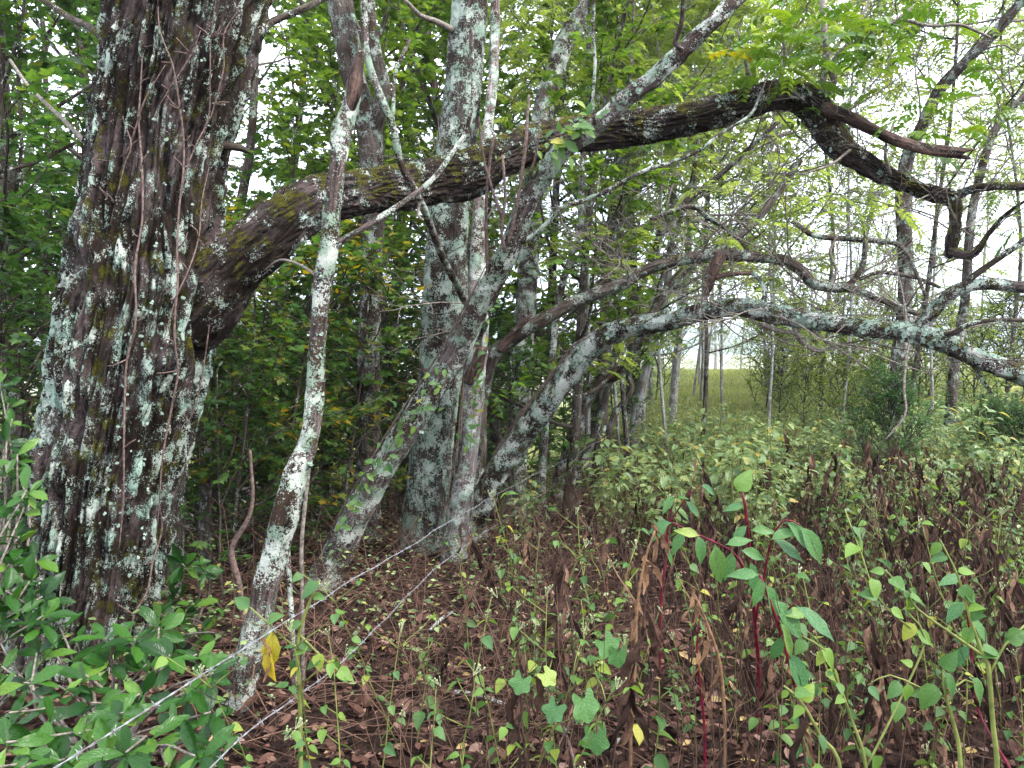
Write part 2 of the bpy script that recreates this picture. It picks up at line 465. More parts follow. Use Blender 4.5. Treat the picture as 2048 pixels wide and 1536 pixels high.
def ground_mat():
    k = NT('forest_floor')
    pos = k.n('ShaderNodeNewGeometry').outputs['Position']
    xyz = k.n('ShaderNodeSeparateXYZ', {0: pos})
    a = k.noise(pos, 3.0, 4)
    b = k.noise(pos, 38.0, 4, .7)
    soil = k.mix(k.ramp(b, .3, .7), (.010, .006, .005, 1), (.045, .027, .021, 1))
    soil = k.mix(k.ramp(a, .5, .72, 0, .6), soil, (.035, .026, .018, 1))
    grass = k.mix(k.ramp(k.noise(pos, 5.0, 4, .7), .3, .7), (.09, .10, .03, 1), (.15, .17, .05, 1))
    f = k.math('ADD', xyz.outputs['Y'], k.math('MULTIPLY', k.ramp(a, 0, 1, -1, 1), 6.0))
    f = k.math('ADD', f, k.ramp(xyz.outputs['X'], -2, 2.5, -14, 0))
    col = k.mix(k.ramp(f, 13, 19), soil, grass)
    straw = k.mix(k.noise(pos, .05, 2), (.20, .20, .14, 1), (.26, .26, .19, 1))
    col = k.mix(k.ramp(xyz.outputs['Y'], 70, 95), col, straw)
    bs = k.n('ShaderNodeBsdfPrincipled', {'Base Color': col, 'Roughness': .95, 'Specular IOR Level': .03, 'Normal': k.bump(b, .8, .03)})
    k.t.links.new(bs.outputs[0], k.out.inputs[0])
    return k.m

def hill_mat():
    k = NT('wooded_hill')
    pos = k.n('ShaderNodeNewGeometry').outputs['Position']
    col = k.mix(k.ramp(k.noise(pos, .03, 5, .7), .35, .65), (.03, .055, .025, 1), (.06, .10, .035, 1))
    bs = k.n('ShaderNodeBsdfPrincipled', {'Base Color': col, 'Roughness': .9, 'Normal': k.bump(k.noise(pos, .05, 4), 1, 6)})
    k.t.links.new(bs.outputs[0], k.out.inputs[0])
    return k.m

# ------------------------------------------------------------------ ground and hills
def axis(neg, pos, near, step):
    out = list(np.arange(-near, near + 1e-6, step))
    a = near
    while a < pos: a *= 1.16; out.append(a)
    a = near
    while a < neg: a *= 1.16; out.insert(0, -a)
    return np.array(out)
xs = axis(2200, 2200, 14, .22)
ys = np.concatenate([-axis(60, .3, .3, .3)[::-1][:0], np.array([-60, -40, -25, -15, -9, -6, -4, -2.5, -1.2]), np.arange(-.6, 20, .22), np.arange(20.5, 45, .7), 45 * 1.09 ** np.arange(0, 48)])
ys = ys[ys < 2400]
X, Y = np.meshgrid(xs, ys)
Z = gh(X, Y) + 0.018 * fbm(np.stack([X * 3, Y * 3, X * 0], -1).reshape(-1, 3), 3).reshape(X.shape)
V = np.stack([X, Y, Z], -1).reshape(-1, 3)
nx = len(xs); i = np.arange(len(ys) - 1)[:, None] * nx; j = np.arange(nx - 1)[None]
Fq = np.stack([i + j, i + j + 1, i + nx + j + 1, i + nx + j], -1).reshape(-1, 4)
ob('ground', mk('ground', V, Fq, ground_mat(), True), kind='structure')

hx = np.linspace(-2600, 2600, 180); hy = np.linspace(900, 2200, 40)
X, Y = np.meshgrid(hx, hy)
t = (Y - 900) / 1300
Z = -4 + np.sin(np.clip(t, 0, 1) * math.pi) * (88 + 34 * fbm(np.stack([X / 420, Y / 700, X * 0], -1).reshape(-1, 3), 4).reshape(X.shape))
V = np.stack([X, Y, Z], -1).reshape(-1, 3)
nx = len(hx); i = np.arange(len(hy) - 1)[:, None] * nx; j = np.arange(nx - 1)[None]
Fq = np.stack([i + j, i + j + 1, i + nx + j + 1, i + nx + j], -1).reshape(-1, 4)
ob('hills', mk('hills', V, Fq, hill_mat(), True), kind='structure')

# ------------------------------------------------------------------ leaf shapes (x width, y length, z up)
def leaf_strip(profile, fold=.10, droop=.18, nx=1, curl=0.0, wave=0.0):
    """profile [(y, half width)] -> verts, tris, uv ; nx columns per side"""
    V, U, rows = [], [], []
    for r, (y, hw) in enumerate(profile):
        row = []
        for c in range(-nx, nx + 1):
            if hw < 1e-4 and c != 0: row.append(None); continue
            f = c / nx
            z = fold * hw * 3 * abs(f) - droop * y * y + wave * math.sin(y * 19 + c * 2.0) * abs(f) - curl * f * f * hw
            row.append(len(V)); V.append((f * hw, y, z)); U.append((f, y, 0))
        rows.append([k if k is not None else row[nx] for k in row])
    T = []
    for a, b in zip(rows[:-1], rows[1:]):
        for c in range(2 * nx):
            q = [a[c], a[c + 1], b[c + 1], b[c]]
            for t in ((q[0], q[1], q[2]), (q[0], q[2], q[3])):
                if len(set(t)) == 3: T.append(t)
    return np.array(V, float), np.array(T), np.array(U, float)

OVAL = leaf_strip([(0, 0), (.22, .19), (.5, .27), (.78, .17), (1, 0)], .12, .22)
OVALF = (np.array([(0, 0, 0), (.27, .45, .05), (0, 1, -.12), (-.27, .45, .05)], float), np.array([(0, 1, 2), (0, 2, 3)]), None)
def maple():
    h = [(0, 0), (.20, .01), (.46, .06), (.33, .24), (.56, .52), (.25, .52), (.15, .70), (0, 1)]
    pts = h + [(-a, b) for a, b in h[-2:0:-1]]
    V = [(a, b, .10 * abs(a) - .15 * b * b) for a, b in pts] + [(0, .3, -.02)]
    n = len(pts)
    return np.array(V, float), np.array([(n, k, (k + 1) % n) for k in range(n)]), None
MAPLE = maple()
def pinnate(nl, detail, llen=.26, lw=.34):
    Vs, Ts, n = [], [], 0
    def add(V, T):
        nonlocal n
        Vs.append(V); Ts.append(T + n); n += len(V)
    base = leaf_strip([(0, 0), (.2, .17), (.5, .20), (.8, .11), (1, 0)], .1, .25) if detail else OVALF
    zr = lambda y: .10 * math.sin(y * 2.2) - .42 * y * y
    for k in range(nl):
        y = .16 + .80 * k / (nl - 1)
        L = llen * (1 - .35 * abs(k / (nl - 1) - .45))
        for s in (-1, 1):
            B = base[0] * np.array([L * (lw / .27) * .8, L, L])
            ang = s * (1.15 - .3 * y + random.uniform(-.12, .12))
            c_, s_ = math.cos(-ang), math.sin(-ang)
            R = np.array([[c_, -s_, 0], [s_, c_, 0], [0, 0, 1]])
            B = B @ R.T
            B[:, 2] -= .25 * np.abs(B[:, 0]) * random.uniform(.3, 1.5)
            B = B + np.array([0, y + (.02 if s > 0 else 0), zr(y)])
            add(B, base[1])
    ys_ = np.linspace(0, .97, 6)
    for k in range(5):
        w = .008
        add(np.array([(-w, ys_[k], zr(ys_[k])), (w, ys_[k], zr(ys_[k])), (w, ys_[k + 1], zr(ys_[k + 1])), (-w, ys_[k + 1], zr(ys_[k + 1]))]), np.array([(0, 1, 2), (0, 2, 3)]))
    return np.vstack(Vs), np.vstack(Ts), None
PINN = pinnate(8, False)
PINND = pinnate(8, True)

def orient(d, n):
    """dirs (m,3), up hints (m,3) -> matrices columns side, dir, normal"""
    d = d / (np.linalg.norm(d, axis=1)[:, None] + 1e-9)
    s = np.cross(d, n); s /= np.linalg.norm(s, axis=1)[:, None] + 1e-9
    u = np.cross(s, d)
    return np.stack([s, d, u], -1)

def leaf_cloud(name, tpl, pos, d, n, size, mat, rnd=None):
    Vt, Tt = tpl[0], tpl[1]
    R = orient(d, n)
    m, k = len(pos), len(Vt)
    V = np.einsum('mij,kj->mki', R, Vt) * np.asarray(size)[:, None, None] + pos[:, None, :]
    T = Tt[None] + (np.arange(m) * k)[:, None, None]
    if rnd is None: rnd = rng.random(m)
    return mk(name, V.reshape(-1, 3), T.reshape(-1, 3), mat, False, rnd=np.repeat(rnd, k))

def leaf_obj(parent, me, pos, d, n, s, name='leaf', base=(0, 0, 0)):
    R = orient(np.array([d], float), np.array([n], float))[0] * s
    Mx = Matrix([[*R[0], pos[0] - base[0]], [*R[1], pos[1] - base[1]], [*R[2], pos[2] - base[2]], [0, 0, 0, 1]])
    o = bpy.data.objects.new(name, me); COL.objects.link(o); o.parent = parent
    o.matrix_local = Mx
    return o

# ------------------------------------------------------------------ bark relief
def furrows(depth, ka, kz, seed):
    def f(b):
        q = b * np.array([1, 1, .35])
        w = np.stack([fbm(q * 3 + seed, 2), fbm(q * 3 + seed + 40, 2), np.zeros(len(b))], 1) * .020
        c = (b + w) * np.array([ka, ka, kz])
        r = np.abs(pn(c + seed)) * 1.6
        r2 = np.abs(pn(c * np.array([1.9, 1.9, 1.7]) + seed + 9)) * 1.6
        r3 = np.abs(pn(c * np.array([2.6, 2.6, 3.2]) + seed + 23)) * 1.6
        ridge = np.clip(np.minimum(np.minimum(r * 1.6, r2 * 1.3 + .22), r3 * 1.2 + .5), 0, .85) / .85
        plate = pn(b * np.array([22, 22, 16]) + seed) * .18
        fine = pn(b * np.array([70, 70, 26]) + seed) * .12
        return depth * (ridge - .75 + plate * ridge + fine)
    return f

def bpath(p, d, L, n, wob, up, r0, r1):
    out = [[*p, r0]]
    d = np.array(d, float); d /= np.linalg.norm(d); p = np.array(p, float)
    for k in range(n):
        d = d + rng.normal(size=3) * wob + np.array([0, 0, up]); d /= np.linalg.norm(d)
        p = p + d * L / n
        f = (k + 1) / n
        out.append([*p, r0 * (1 - f) + r1 * f])
    return np.array(out)

def at_path(Q, f):
    x = f * (len(Q) - 1); i = min(int(x), len(Q) - 2); t = x - i
    p = Q[i] * (1 - t) + Q[i + 1] * t
    d = Q[i + 1, :3] - Q[i, :3]
    return p[:3], d / np.linalg.norm(d), p[3]

# ------------------------------------------------------------------ the old tree with the long limb
TR = [(-90, 390, 292), (0, 378, 285), (130, 355, 273), (273, 321, 254), (376, 307, 254), (500, 297, 276), (580, 295, 292), (650, 280, 290),
      (750, 261, 292), (850, 240, 280), (950, 219, 280), (1060, 205, 266), (1160, 191, 256), (1270, 172, 262), (1370, 165, 300), (1440, 160, 350)]
D_BIG = 4.1
def trunk_front(px, py, off=.030):
    yy = [t[0] for t in TR]
    cx = np.interp(py, yy, [t[1] for t in TR]); w = np.interp(py, yy, [t[2] for t in TR])
    t = np.clip((px - cx) / (w / 2), -.97, .97)
    r = w * D_BIG / F / 2
    return P(px, py, D_BIG - math.sqrt(1 - t * t) * r - off)

GROOVES = [([(425, 470), (405, 520), (398, 600), (400, 680), (405, 760), (395, 830)], .075, 11),
           ([(218, 880), (215, 960), (222, 1010)], .04, 9), ([(330, 700), (350, 760), (338, 800)], .03, 9),
           ([(300, 60), (322, 260), (330, 420)], .022, 6), ([(205, 620), (185, 760), (150, 900)], .03, 8), ([(120, 980), (115, 1120), (100, 1250)], .035, 9)]
BURLS = [((345, 720), .05, 45), ((300, 700), .03, 40), ((390, 560), .05, 50)]
def proj(V):
    y = V[:, 1]; z = V[:, 2] - CAMZ; c, s = math.cos(PITCH), math.sin(PITCH)
    dep = y * c - z * s; up = y * s + z * c
    return W / 2 + F * V[:, 0] / dep, H / 2 - F * up / dep, dep
def trunk_disp(V):
    px, py, _ = proj(V)
    front = V[:, 1] < D_BIG
    out = np.zeros(len(V))
    for pl, dp, wd in GROOVES:
        best = np.full(len(V), 1e9)
        for a, b in zip(pl[:-1], pl[1:]):
            a = np.array(a, float); b = np.array(b, float); ab = b - a
            t = np.clip(((px - a[0]) * ab[0] + (py - a[1]) * ab[1]) / (ab @ ab), 0, 1)
            best = np.minimum(best, np.hypot(px - a[0] - t * ab[0], py - a[1] - t * ab[1]))
        out -= dp * np.exp(-(best / wd) ** 2) * front
    for (bx, by), dp, wd in BURLS:
        out += dp * np.exp(-((px - bx) ** 2 + (py - by) ** 2) / wd ** 2) * front
    return out

tb = P(165, 1340, D_BIG); tb = g3(tb[0], D_BIG)
big = thing('old_tree', tb, 'massive old tree with furrowed lichen-spotted trunk and long mossy limb reaching sideways', 'tree')
CR = catmull(pxpath([(x, y, w, D_BIG) for y, x, w in TR][::-1]), .011)
A = Acc()
fur_ = furrows(.066, 12, .75, 3.1)
A.tube(CR, 420, wob=.05, furrow=fur_, disp=trunk_disp, seed=1.0)
me_ = A.mesh('trunk', M['bark_big'], base=tb)
ra = me_.attributes.new('ridge', 'FLOAT', 'POINT')
rv = np.concatenate([fur_.last / .066 + .75, [0, 0]]).astype(np.float32)
hgt = np.vstack(A.V)[:, 2]
rv = rv + np.interp(hgt, [0, .5, 1.4, 2.2, 3.5], [.10, .16, .14, -.10, -.22]).astype(np.float32)   # lichen thrives on the lower trunk
ra.data.foreach_set('value', rv)
ob('trunk', me_, big)

LIMB = [(372, 650, 150, 4.12), (415, 590, 150, 4.08), (460, 535, 142, 4.08), (520, 485, 132, 4.12), (588, 430, 118, 4.2), (640, 400, 105, 4.3), (720, 385, 97, 4.5), (800, 375, 97, 4.65), (870, 364, 100, 4.8),
        (930, 352, 108, 4.9), (985, 322, 94, 5.0), (1040, 298, 86, 5.1), (1115, 273, 77, 5.2), (1200, 262, 76, 5.25), (1300, 252, 74, 5.3), (1400, 232, 70, 5.3), (1500, 205, 68, 5.3),
        (1560, 190, 62, 5.3), (1610, 200, 66, 5.3), (1640, 232, 66, 5.28), (1668, 280, 62, 5.25), (1705, 312, 50, 5.2), (1780, 355, 38, 5.15), (1855, 384, 34, 5.1), (1905, 400, 34, 5.08), (1912, 440, 28, 5.05), (1904, 480, 28, 5.0), (1899, 512, 25, 5.0)]
A = Acc()
LIMB = [(a, b, w * (.90 if a > 440 else 1.0), d) for a, b, w, d in LIMB]
A.tube(catmull(pxpath(LIMB), .010), 150, wob=.12, furrow=furrows(.022, 24, 5.5, 8.0), seed=2.0)
limb = ob('limb', A.mesh('limb', M['bark_limb'], base=tb), big)

def branch(parent, pts, mat, base, name='branch', sides=14, wob=.08, step=.025, fur=.004, seed=None):
    jag = 1.3 if 'broken' in name or 'stub' in name else 0.0
    if jag: step = .012; sides = max(sides, 20)
    A = Acc()
    A.tube(catmull(pxpath(pts), step), sides, wob=wob, furrow=furrows(fur, 30, 4, len(pts) + pts[0][0] * .01) if fur else None, seed=(seed or pts[0][0] * .013), jag=jag)
    return ob(name, A.mesh(name, mat, base=base), parent)

branch(limb, [(1648, 215, 24, 5.22), (1690, 232, 26, 5.1), (1740, 257, 23, 5.0), (1800, 284, 21, 4.95), (1860, 299, 23, 4.9), (1923, 306, 22, 4.85)], M['dead_wood'], tb, 'broken_branch', 18, .14)
branch(limb, [(1900, 398, 22, 5.08), (1940, 380, 18, 5.0), (1990, 372, 17, 4.9), (2060, 371, 15, 4.8), (2200, 350, 11, 4.6), (2350, 290, 6, 4.5)], M['bark_limb'], tb)
branch(limb, [(1897, 500, 20, 5.0), (1920, 508, 18, 4.95), (1940, 512, 15, 4.9), (1958, 498, 14, 4.85), (1975, 470, 10, 4.8), (2010, 430, 8, 4.7), (2060, 395, 6, 4.6)], M['bark_limb'], tb)
branch(limb, [(1632, 200, 22, 5.3), (1645, 165, 15, 5.3), (1652, 120, 13, 5.35), (1648, 50, 12, 5.4), (1640, -40, 11, 5.5)], M['twig'], tb)
branch(limb, [(1650, 190, 16, 5.3), (1668, 165, 13, 5.25), (1662, 135, 11, 5.2), (1690, 95, 10, 5.15), (1740, 75, 9, 5.1), (1800, 35, 8, 5.0), (1830, 10, 6, 5.0)], M['twig'], tb)
branch(big, [(490, 95, 22, 4.1), (506, 76, 17, 4.1), (547, 42, 15, 4.15), (608, 17, 14, 4.2), (670, -15, 12, 4.3)], M['bark_far'], tb)
branch(big, [(235, 95, 24, 4.1), (217, 87, 18, 4.1), (180, 55, 15, 4.2), (137, 34, 13, 4.3), (70, -12, 11, 4.4)], M['bark_far'], tb)
branch(big, [(205, 312, 14, 4.15), (186, 300, 11, 4.2), (130, 243, 9, 4.5), (60, 175, 7, 4.8), (20, 120, 6, 5.0)], M['twig'], tb)
branch(big, [(430, 290, 26, 4.1), (456, 292, 18, 4.1), (478, 296, 15, 4.15), (490, 300, 12, 4.2)], M['bark_far'], tb, 'stub')
for pts in ([(1560, 170, 9, 5.2), (1570, 110, 7, 5.1), (1560, 40, 6, 5.0), (1575, -20, 5, 5.0)], [(1690, 95, 7, 5.15), (1720, 40, 6, 5.1), (1745, -10, 5, 5.1)],
            [(1500, 180, 8, 5.2), (1490, 120, 6, 5.1), (1475, 60, 5, 5.0)], [(1800, 37, 7, 5.0), (1860, 52, 6, 4.95), (1920, 50, 6, 4.9), (1980, 75, 5, 4.9)],
            [(1700, 300, 6, 5.1), (1660, 330, 5, 5.0), (1600, 350, 4, 5.0)], [(1780, 350, 8, 5.1), (1770, 300, 6, 5.0), (1790, 240, 5, 5.0)]):
    branch(limb, pts, M['twig'], tb, 'twig', 7, .05, .04, 0)

# walnut-like compound leaves on the limb
pin_meshes = []
for q in range(4):
    t_ = pinnate(random.choice([5, 6, 7]), True, .30, .42)
    pin_meshes.append(mk('compound_leaf', t_[0], t_[1], M['leaf_walnut']))
def sprays(parent, base, anchors, count, size=(.26, .38), spread=.3, name='compound_leaf'):
    for k in range(count):
        a = anchors[rng.integers(len(anchors))]
        p = P(a[0] + rng.normal() * a[3], a[1] + rng.normal() * a[3] * .8, a[2] + rng.normal() * spread)
        th = rng.uniform(0, 2 * math.pi)
        d = np.array([math.cos(th), math.sin(th), rng.uniform(-.35, .35)])
        n = np.array([rng.normal() * .3, rng.normal() * .3 - .15, 1.0])
        leaf_obj(parent, pin_meshes[rng.integers(4)], p, d, n, rng.uniform(*size), name, base)
sprays(limb, tb, [(1600, 110, 5.1, 60), (1560, 130, 5.0, 45), (1680, 120, 5.1, 55), (1740, 60, 5.0, 60), (1620, 60, 5.2, 70), (1520, 90, 5.2, 50), (1900, 40, 4.9, 60), (1760, 220, 5.3, 60), (1850, 260, 5.4, 60), (1960, 120, 5.3, 60), (1590, 60, 5.0, 50), (1660, 60, 4.9, 60)], 150, (.17, .27))

# reddish vines clinging to the trunk
VINES = [[(313, -20), (325, 60), (345, 130), (360, 215), (365, 280), (365, 350), (360, 420), (358, 500), (355, 560), (352, 640), (345, 690), (357, 740), (350, 800), (335, 850), (325, 920), (318, 1000), (315, 1060)],
         [(440, -20), (425, 80), (416, 170), (410, 240), (388, 295), (372, 345), (366, 400)],
         [(330, 135), (300, 200), (270, 252), (250, 300), (232, 328), (226, 380), (205, 440), (190, 500), (165, 570), (150, 640)],
         [(292, -20), (288, 90), (283, 170), (277, 240), (286, 330), (285, 420), (278, 480), (268, 540), (277, 650), (255, 720), (243, 800), (250, 900), (242, 1000), (240, 1100)],
         [(430, 470), (428, 550), (425, 640), (406, 740), (390, 800), (372, 860)],
         [(322, 1000), (323, 1060), (304, 1125), (290, 1180), (277, 1225), (262, 1290)],
         [(240, 180), (246, 240), (262, 290), (250, 340), (236, 410), (214, 470), (200, 560)],
         [(400, 60), (380, 110), (340, 180), (320, 215)], [(420, 330), (405, 400), (395, 470), (372, 540), (350, 600), (330, 690)], [(470, 20), (455, 70), (440, 140), (430, 200), (412, 245)]]
for q, pl in enumerate(VINES):
    Q = np.array([np.append(trunk_front(x + rng.normal() * 2, y), (4.0 if q in (0, 2, 3, 5) else 2.8) * D_BIG / F / 2) for x, y in pl])
    Q[:, :3] += rng.normal(size=(len(Q), 3)) * .006
    Q[:, 3] *= np.interp(np.linspace(0, 1, len(Q)), [0, .2, .8, 1], [.35, .9, 1, .5])
    base = Q[-1, :3]
    vt = thing('vine', base, 'thin reddish bare vine clinging to the old furrowed trunk', 'vine', 'vines on the old trunk')
    A = Acc(); A.tube(catmull(Q, .03), 7, wob=.12)
    ob('stem', A.mesh('stem', M['vine'], base=base), vt)
    for k in range(3 + len(pl) // 2):
        A = Acc()
        i_ = rng.integers(1, len(Q) - 1); p = Q[i_, :3]
        L = rng.uniform(.03, .11)
        d = np.array([rng.choice([-1, 1]) * rng.uniform(.3, 1), -rng.uniform(.0, .5), rng.uniform(-.3, 1)]); d /= np.linalg.norm(d)
        m_ = p + d * L * .5 + rng.normal(size=3) * .012
        A.tube(catmull(np.array([[*p, .0035], [*m_, .003], [*(p + d * L), .0018]]), .03), 5)
        ob('twig', A.mesh('twig', M['vine'], base=base), vt)

# ------------------------------------------------------------------ the other near trees
def main_tree(name, pts, mat, label, sides=40, step=.02, wob=.10, fur=(.006, 24, 3.5), cat='tree', seed=1.0, group=None):
    b = P(*pts[0][:2], pts[0][3]); b = g3(b[0], pts[0][3])
    t = thing(name, b, label, cat, group)
    CRp = pxpath(pts)
    if CRp[0, 2] > b[2] - .05:
        CRp = np.vstack([[b[0] * 2 - CRp[0, 0] if False else CRp[0, 0] - (CRp[1, 0] - CRp[0, 0]) * .1, b[1], b[2] - .14, CRp[0, 3] * 1.5], CRp])
    A = Acc()
    A.tube(catmull(CRp, step), sides, wob=wob, furrow=furrows(fur[0], fur[1], fur[2], seed * 5.3), seed=seed)
    ob('trunk', A.mesh('trunk', mat, base=b), t)
    return t, b

thin, thb = main_tree('slender_tree', [(468, 1440, 68, 3.55), (490, 1340, 62, 3.55), (515, 1250, 58, 3.55), (532, 1180, 50, 3.55), (553, 1095, 50, 3.55), (570, 1035, 54, 3.55), (590, 950, 48, 3.56), (620, 872, 38, 3.58),
      (630, 780, 37, 3.6), (638, 650, 33, 3.62), (648, 560, 34, 3.62), (659, 490, 38, 3.62), (666, 400, 34, 3.64), (675, 330, 33, 3.66), (684, 260, 42, 3.7), (698, 215, 34, 3.72), (708, 175, 34, 3.74), (716, 130, 22, 3.76), (724, 100, 14, 3.78)],
      M['bark_pale'], 'slender grey tree with broken top standing before the mossy limb', 44, .012, .14, (.005, 30, 5), seed=2.3)
branch(thin, [(672, 492, 18, 3.62), (690, 478, 13, 3.62), (720, 460, 12, 3.62), (765, 432, 12, 3.65), (820, 395, 11, 3.7), (868, 356, 11, 3.75), (905, 305, 9, 3.8), (931, 266, 9, 3.85), (942, 215, 9, 3.85), (947, 178, 9, 3.9), (943, 96, 9, 3.9), (942, 58, 7, 3.9)], M['bark_pale'], thb, 'branch', 12)
branch(thin, [(700, 225, 16, 3.7), (708, 180, 30, 3.68), (714, 140, 24, 3.72), (716, 118, 10, 3.75)], M['dead_wood'], thb, 'broken_top', 14, .2)
branch(thin, [(572, 1050, 10, 3.5), (578, 1040, 9, 3.42), (582, 1030, 4, 3.38)], M['bark_pale'], thb, 'stub', 8)
branch(thin, [(645, 560, 8, 3.62), (600, 530, 6, 3.7), (560, 520, 5, 3.8), (530, 540, 4, 3.9)], M['twig'], thb, 'twig', 6, .05, .04, 0)

rear, rb = main_tree('straight_tree', [(835, 1160, 96.7, 6.8), (842, 1080, 91.1, 6.8), (852, 1000, 89.3, 6.8), (865, 880, 86.5, 6.8), (880, 740, 89.3, 6.8), (890, 600, 88.4, 6.8), (897, 440, 83.7, 6.8), (908, 330, 79.0, 6.8), (918, 250, 76.3, 6.8), (928, 150, 72.5, 6.8), (940, 0, 72.5, 6.8), (948, -90, 72.5, 6.8)],
      M['bark_rear'], 'straight stout grey tree, thickest of the lichen-covered clump behind the mossy limb', 72, .018, .08, (.012, 18, 2.5), seed=3.7)
branch(rear, [(905, 60, 14, 6.7), (870, 42, 11, 6.6), (840, 30, 9, 6.5), (810, 0, 8, 6.4)], M['twig'], rb)

stemC, cb = main_tree('twin_stem', [(905, 1120, 58, 6.45), (915, 1060, 52, 6.45), (930, 950, 44, 6.45), (942, 850, 43, 6.45), (950, 740, 44, 6.45), (955, 650, 42, 6.45), (955, 560, 34, 6.45), (957, 450, 27, 6.45), (966, 330, 24, 6.5), (976, 250, 22, 6.6), (986, 160, 20, 6.8), (990, 60, 19, 7.0), (990, -70, 18, 7.2)],
      M['bark_pink'], 'narrow crooked stem close beside the straight stout grey tree', 40, .018, .16, (.006, 26, 4), seed=4.4)
branch(stemC, [(958, 690, 16, 6.3), (962, 665, 15, 6.2), (970, 645, 15, 6.05), (952, 620, 15, 5.8), (928, 600, 15, 5.5), (913, 567, 15, 5.2), (889, 524, 15, 4.9), (860, 450, 15, 4.5), (840, 400, 15, 4.3), (803, 330, 15, 4.15), (785, 250, 15, 4.1), (760, 190, 15, 4.1), (733, 106, 15, 4.1), (728, 0, 14, 4.1), (726, -60, 14, 4.1)], M['bark_pale'], cb, 'long_branch', 14, .1)
branch(stemC, [(940, 760, 30, 6.4), (955, 728, 28, 6.32), (962, 706, 22, 6.27)], M['dead_wood'], cb, 'broken_stub', 16, .25)
branch(stemC, [(785, 250, 9, 4.1), (787, 200, 8, 4.15), (790, 150, 8, 4.2), (805, 110, 7, 4.25), (820, 80, 6, 4.3)], M['bark_pale'], cb, 'twig', 8, .05, .03, 0)
branch(stemC, [(733, 106, 9, 4.1), (718, 60, 8, 4.15), (705, 30, 7, 4.2)], M['bark_pale'], cb, 'twig', 8, .05, .03, 0)
branch(stemC, [(840, 400, 8, 4.3), (836, 430, 6, 4.3), (846, 440, 5, 4.25)], M['twig'], cb, 'twig', 6, .05, .03, 0)

lean, lb = main_tree('leaning_tree', [(610, 1240, 70.4, 5.5), (640, 1180, 65.1, 5.5), (683, 1090, 61.6, 5.5), (727, 1005, 54.6, 5.45), (772, 925, 52.8, 5.4), (820, 850, 51.0, 5.35), (868, 775, 51.0, 5.3), (912, 705, 49.3, 5.25), (960, 610, 45.8, 5.1), (998, 540, 45.8, 5.0), (1022, 490, 44.0, 4.95), (1055, 405, 40.5, 4.88), (1096, 342, 37.0, 4.8), (1122, 302, 38.7, 4.76),
      (1181, 262, 37.0, 4.7), (1249, 200, 37.0, 4.65), (1300, 161, 35.2, 4.6), (1369, 99, 34.3, 4.55), (1442, 29, 33.4, 4.5), (1500, -30, 32.6, 4.5)],
      M['bark_pale'], 'leaning lichen-covered tree crossing in front of the mossy limb', 44, .016, .13, (.010, 22, 4), seed=5.9)
branch(lean, [(1045, 485, 12, 4.9), (1080, 460, 9, 4.85), (1125, 415, 9, 4.8), (1160, 404, 9, 4.8), (1220, 378, 9, 4.75), (1280, 345, 8, 4.7), (1340, 325, 8, 4.7), (1400, 300, 8, 4.7), (1440, 268, 7, 4.7), (1500, 230, 6, 4.7), (1520, 190, 5, 4.7), (1535, 150, 4, 4.7)], M['bark_pale'], lb, 'branch', 10, .08, .03, .002)
branch(lean, [(1365, 100, 10, 4.5), (1350, 85, 11, 4.5), (1362, 50, 9, 4.45), (1366, 0, 9, 4.4), (1368, -40, 8, 4.4)], M['bark_limb'], lb, 'branch', 10)
branch(lean, [(1190, 250, 9, 4.65), (1185, 210, 7, 4.6), (1190, 130, 7, 4.6), (1186, 60, 6, 4.55), (1190, -20, 6, 4.5)], M['bark_pale'], lb, 'shoot', 8, .05, .03, 0)
for pts in ([(1010, 505, 8, 4.85), (1003, 460, 6, 4.8), (1010, 400, 6, 4.75), (1008, 350, 6, 4.7), (1005, 310, 5, 4.7)], [(1015, 490, 8, 4.85), (1030, 430, 7, 4.8), (1050, 300, 7, 4.7), (1055, 230, 6, 4.7), (1058, 190, 5, 4.7)],
            [(1005, 440, 7, 4.8), (985, 380, 6, 4.75), (968, 320, 5, 4.7), (960, 260, 4, 4.65), (958, 235, 3, 4.6)], [(1060, 350, 6, 4.8), (1072, 310, 5, 4.75), (1078, 262, 4, 4.7)],
            [(975, 560, 7, 5.0), (972, 420, 6, 4.8), (980, 320, 6, 4.7), (988, 270, 5, 4.65)]):
    branch(lean, pts, M['vine'], lb, 'shoot', 7, .06, .04, 0)

arch, ab = main_tree('arching_tree', [(905, 1130, 57.6, 7.0), (918, 1095, 52.8, 7.0), (945, 1045, 50.4, 7.0), (985, 960, 48.8, 6.95), (1030, 890, 49.6, 6.9), (1085, 820, 48.0, 6.8), (1130, 755, 48.0, 6.7), (1180, 697, 46.4, 6.6), (1235, 662, 40.0, 6.4), (1300, 648, 41.4, 6.2), (1355, 638, 37.8, 6.0), (1410, 622, 36.0, 5.85), (1480, 614, 37.8, 5.65), (1555, 630, 41.4, 5.5),
      (1665, 648, 36.9, 5.3), (1740, 657, 37.8, 5.2), (1810, 664, 38.7, 5.1), (1885, 685, 41.4, 5.0), (1940, 710, 37.8, 4.95), (1995, 732, 37.8, 4.9), (2080, 764, 37.8, 4.85), (2200, 818, 34, 4.75), (2380, 920, 26, 4.6), (2550, 1060, 16, 4.5)],
      M['bark_pink'] if False else M['bark_arch'], 'arching lichen-crusted tree bending over the path to the right', 44, .014, .15, (.007, 26, 4), seed=6.6)
branch(arch, [(1840, 655, 34, 5.1), (1856, 636, 27, 5.05), (1882, 607, 25, 5.0), (1921, 577, 26, 4.95), (1980, 568, 24, 4.9), (2060, 574, 24, 4.85), (2200, 560, 18, 4.75), (2400, 480, 10, 4.6)], M['bark_arch'], ab, 'branch', 20, .14, .015)
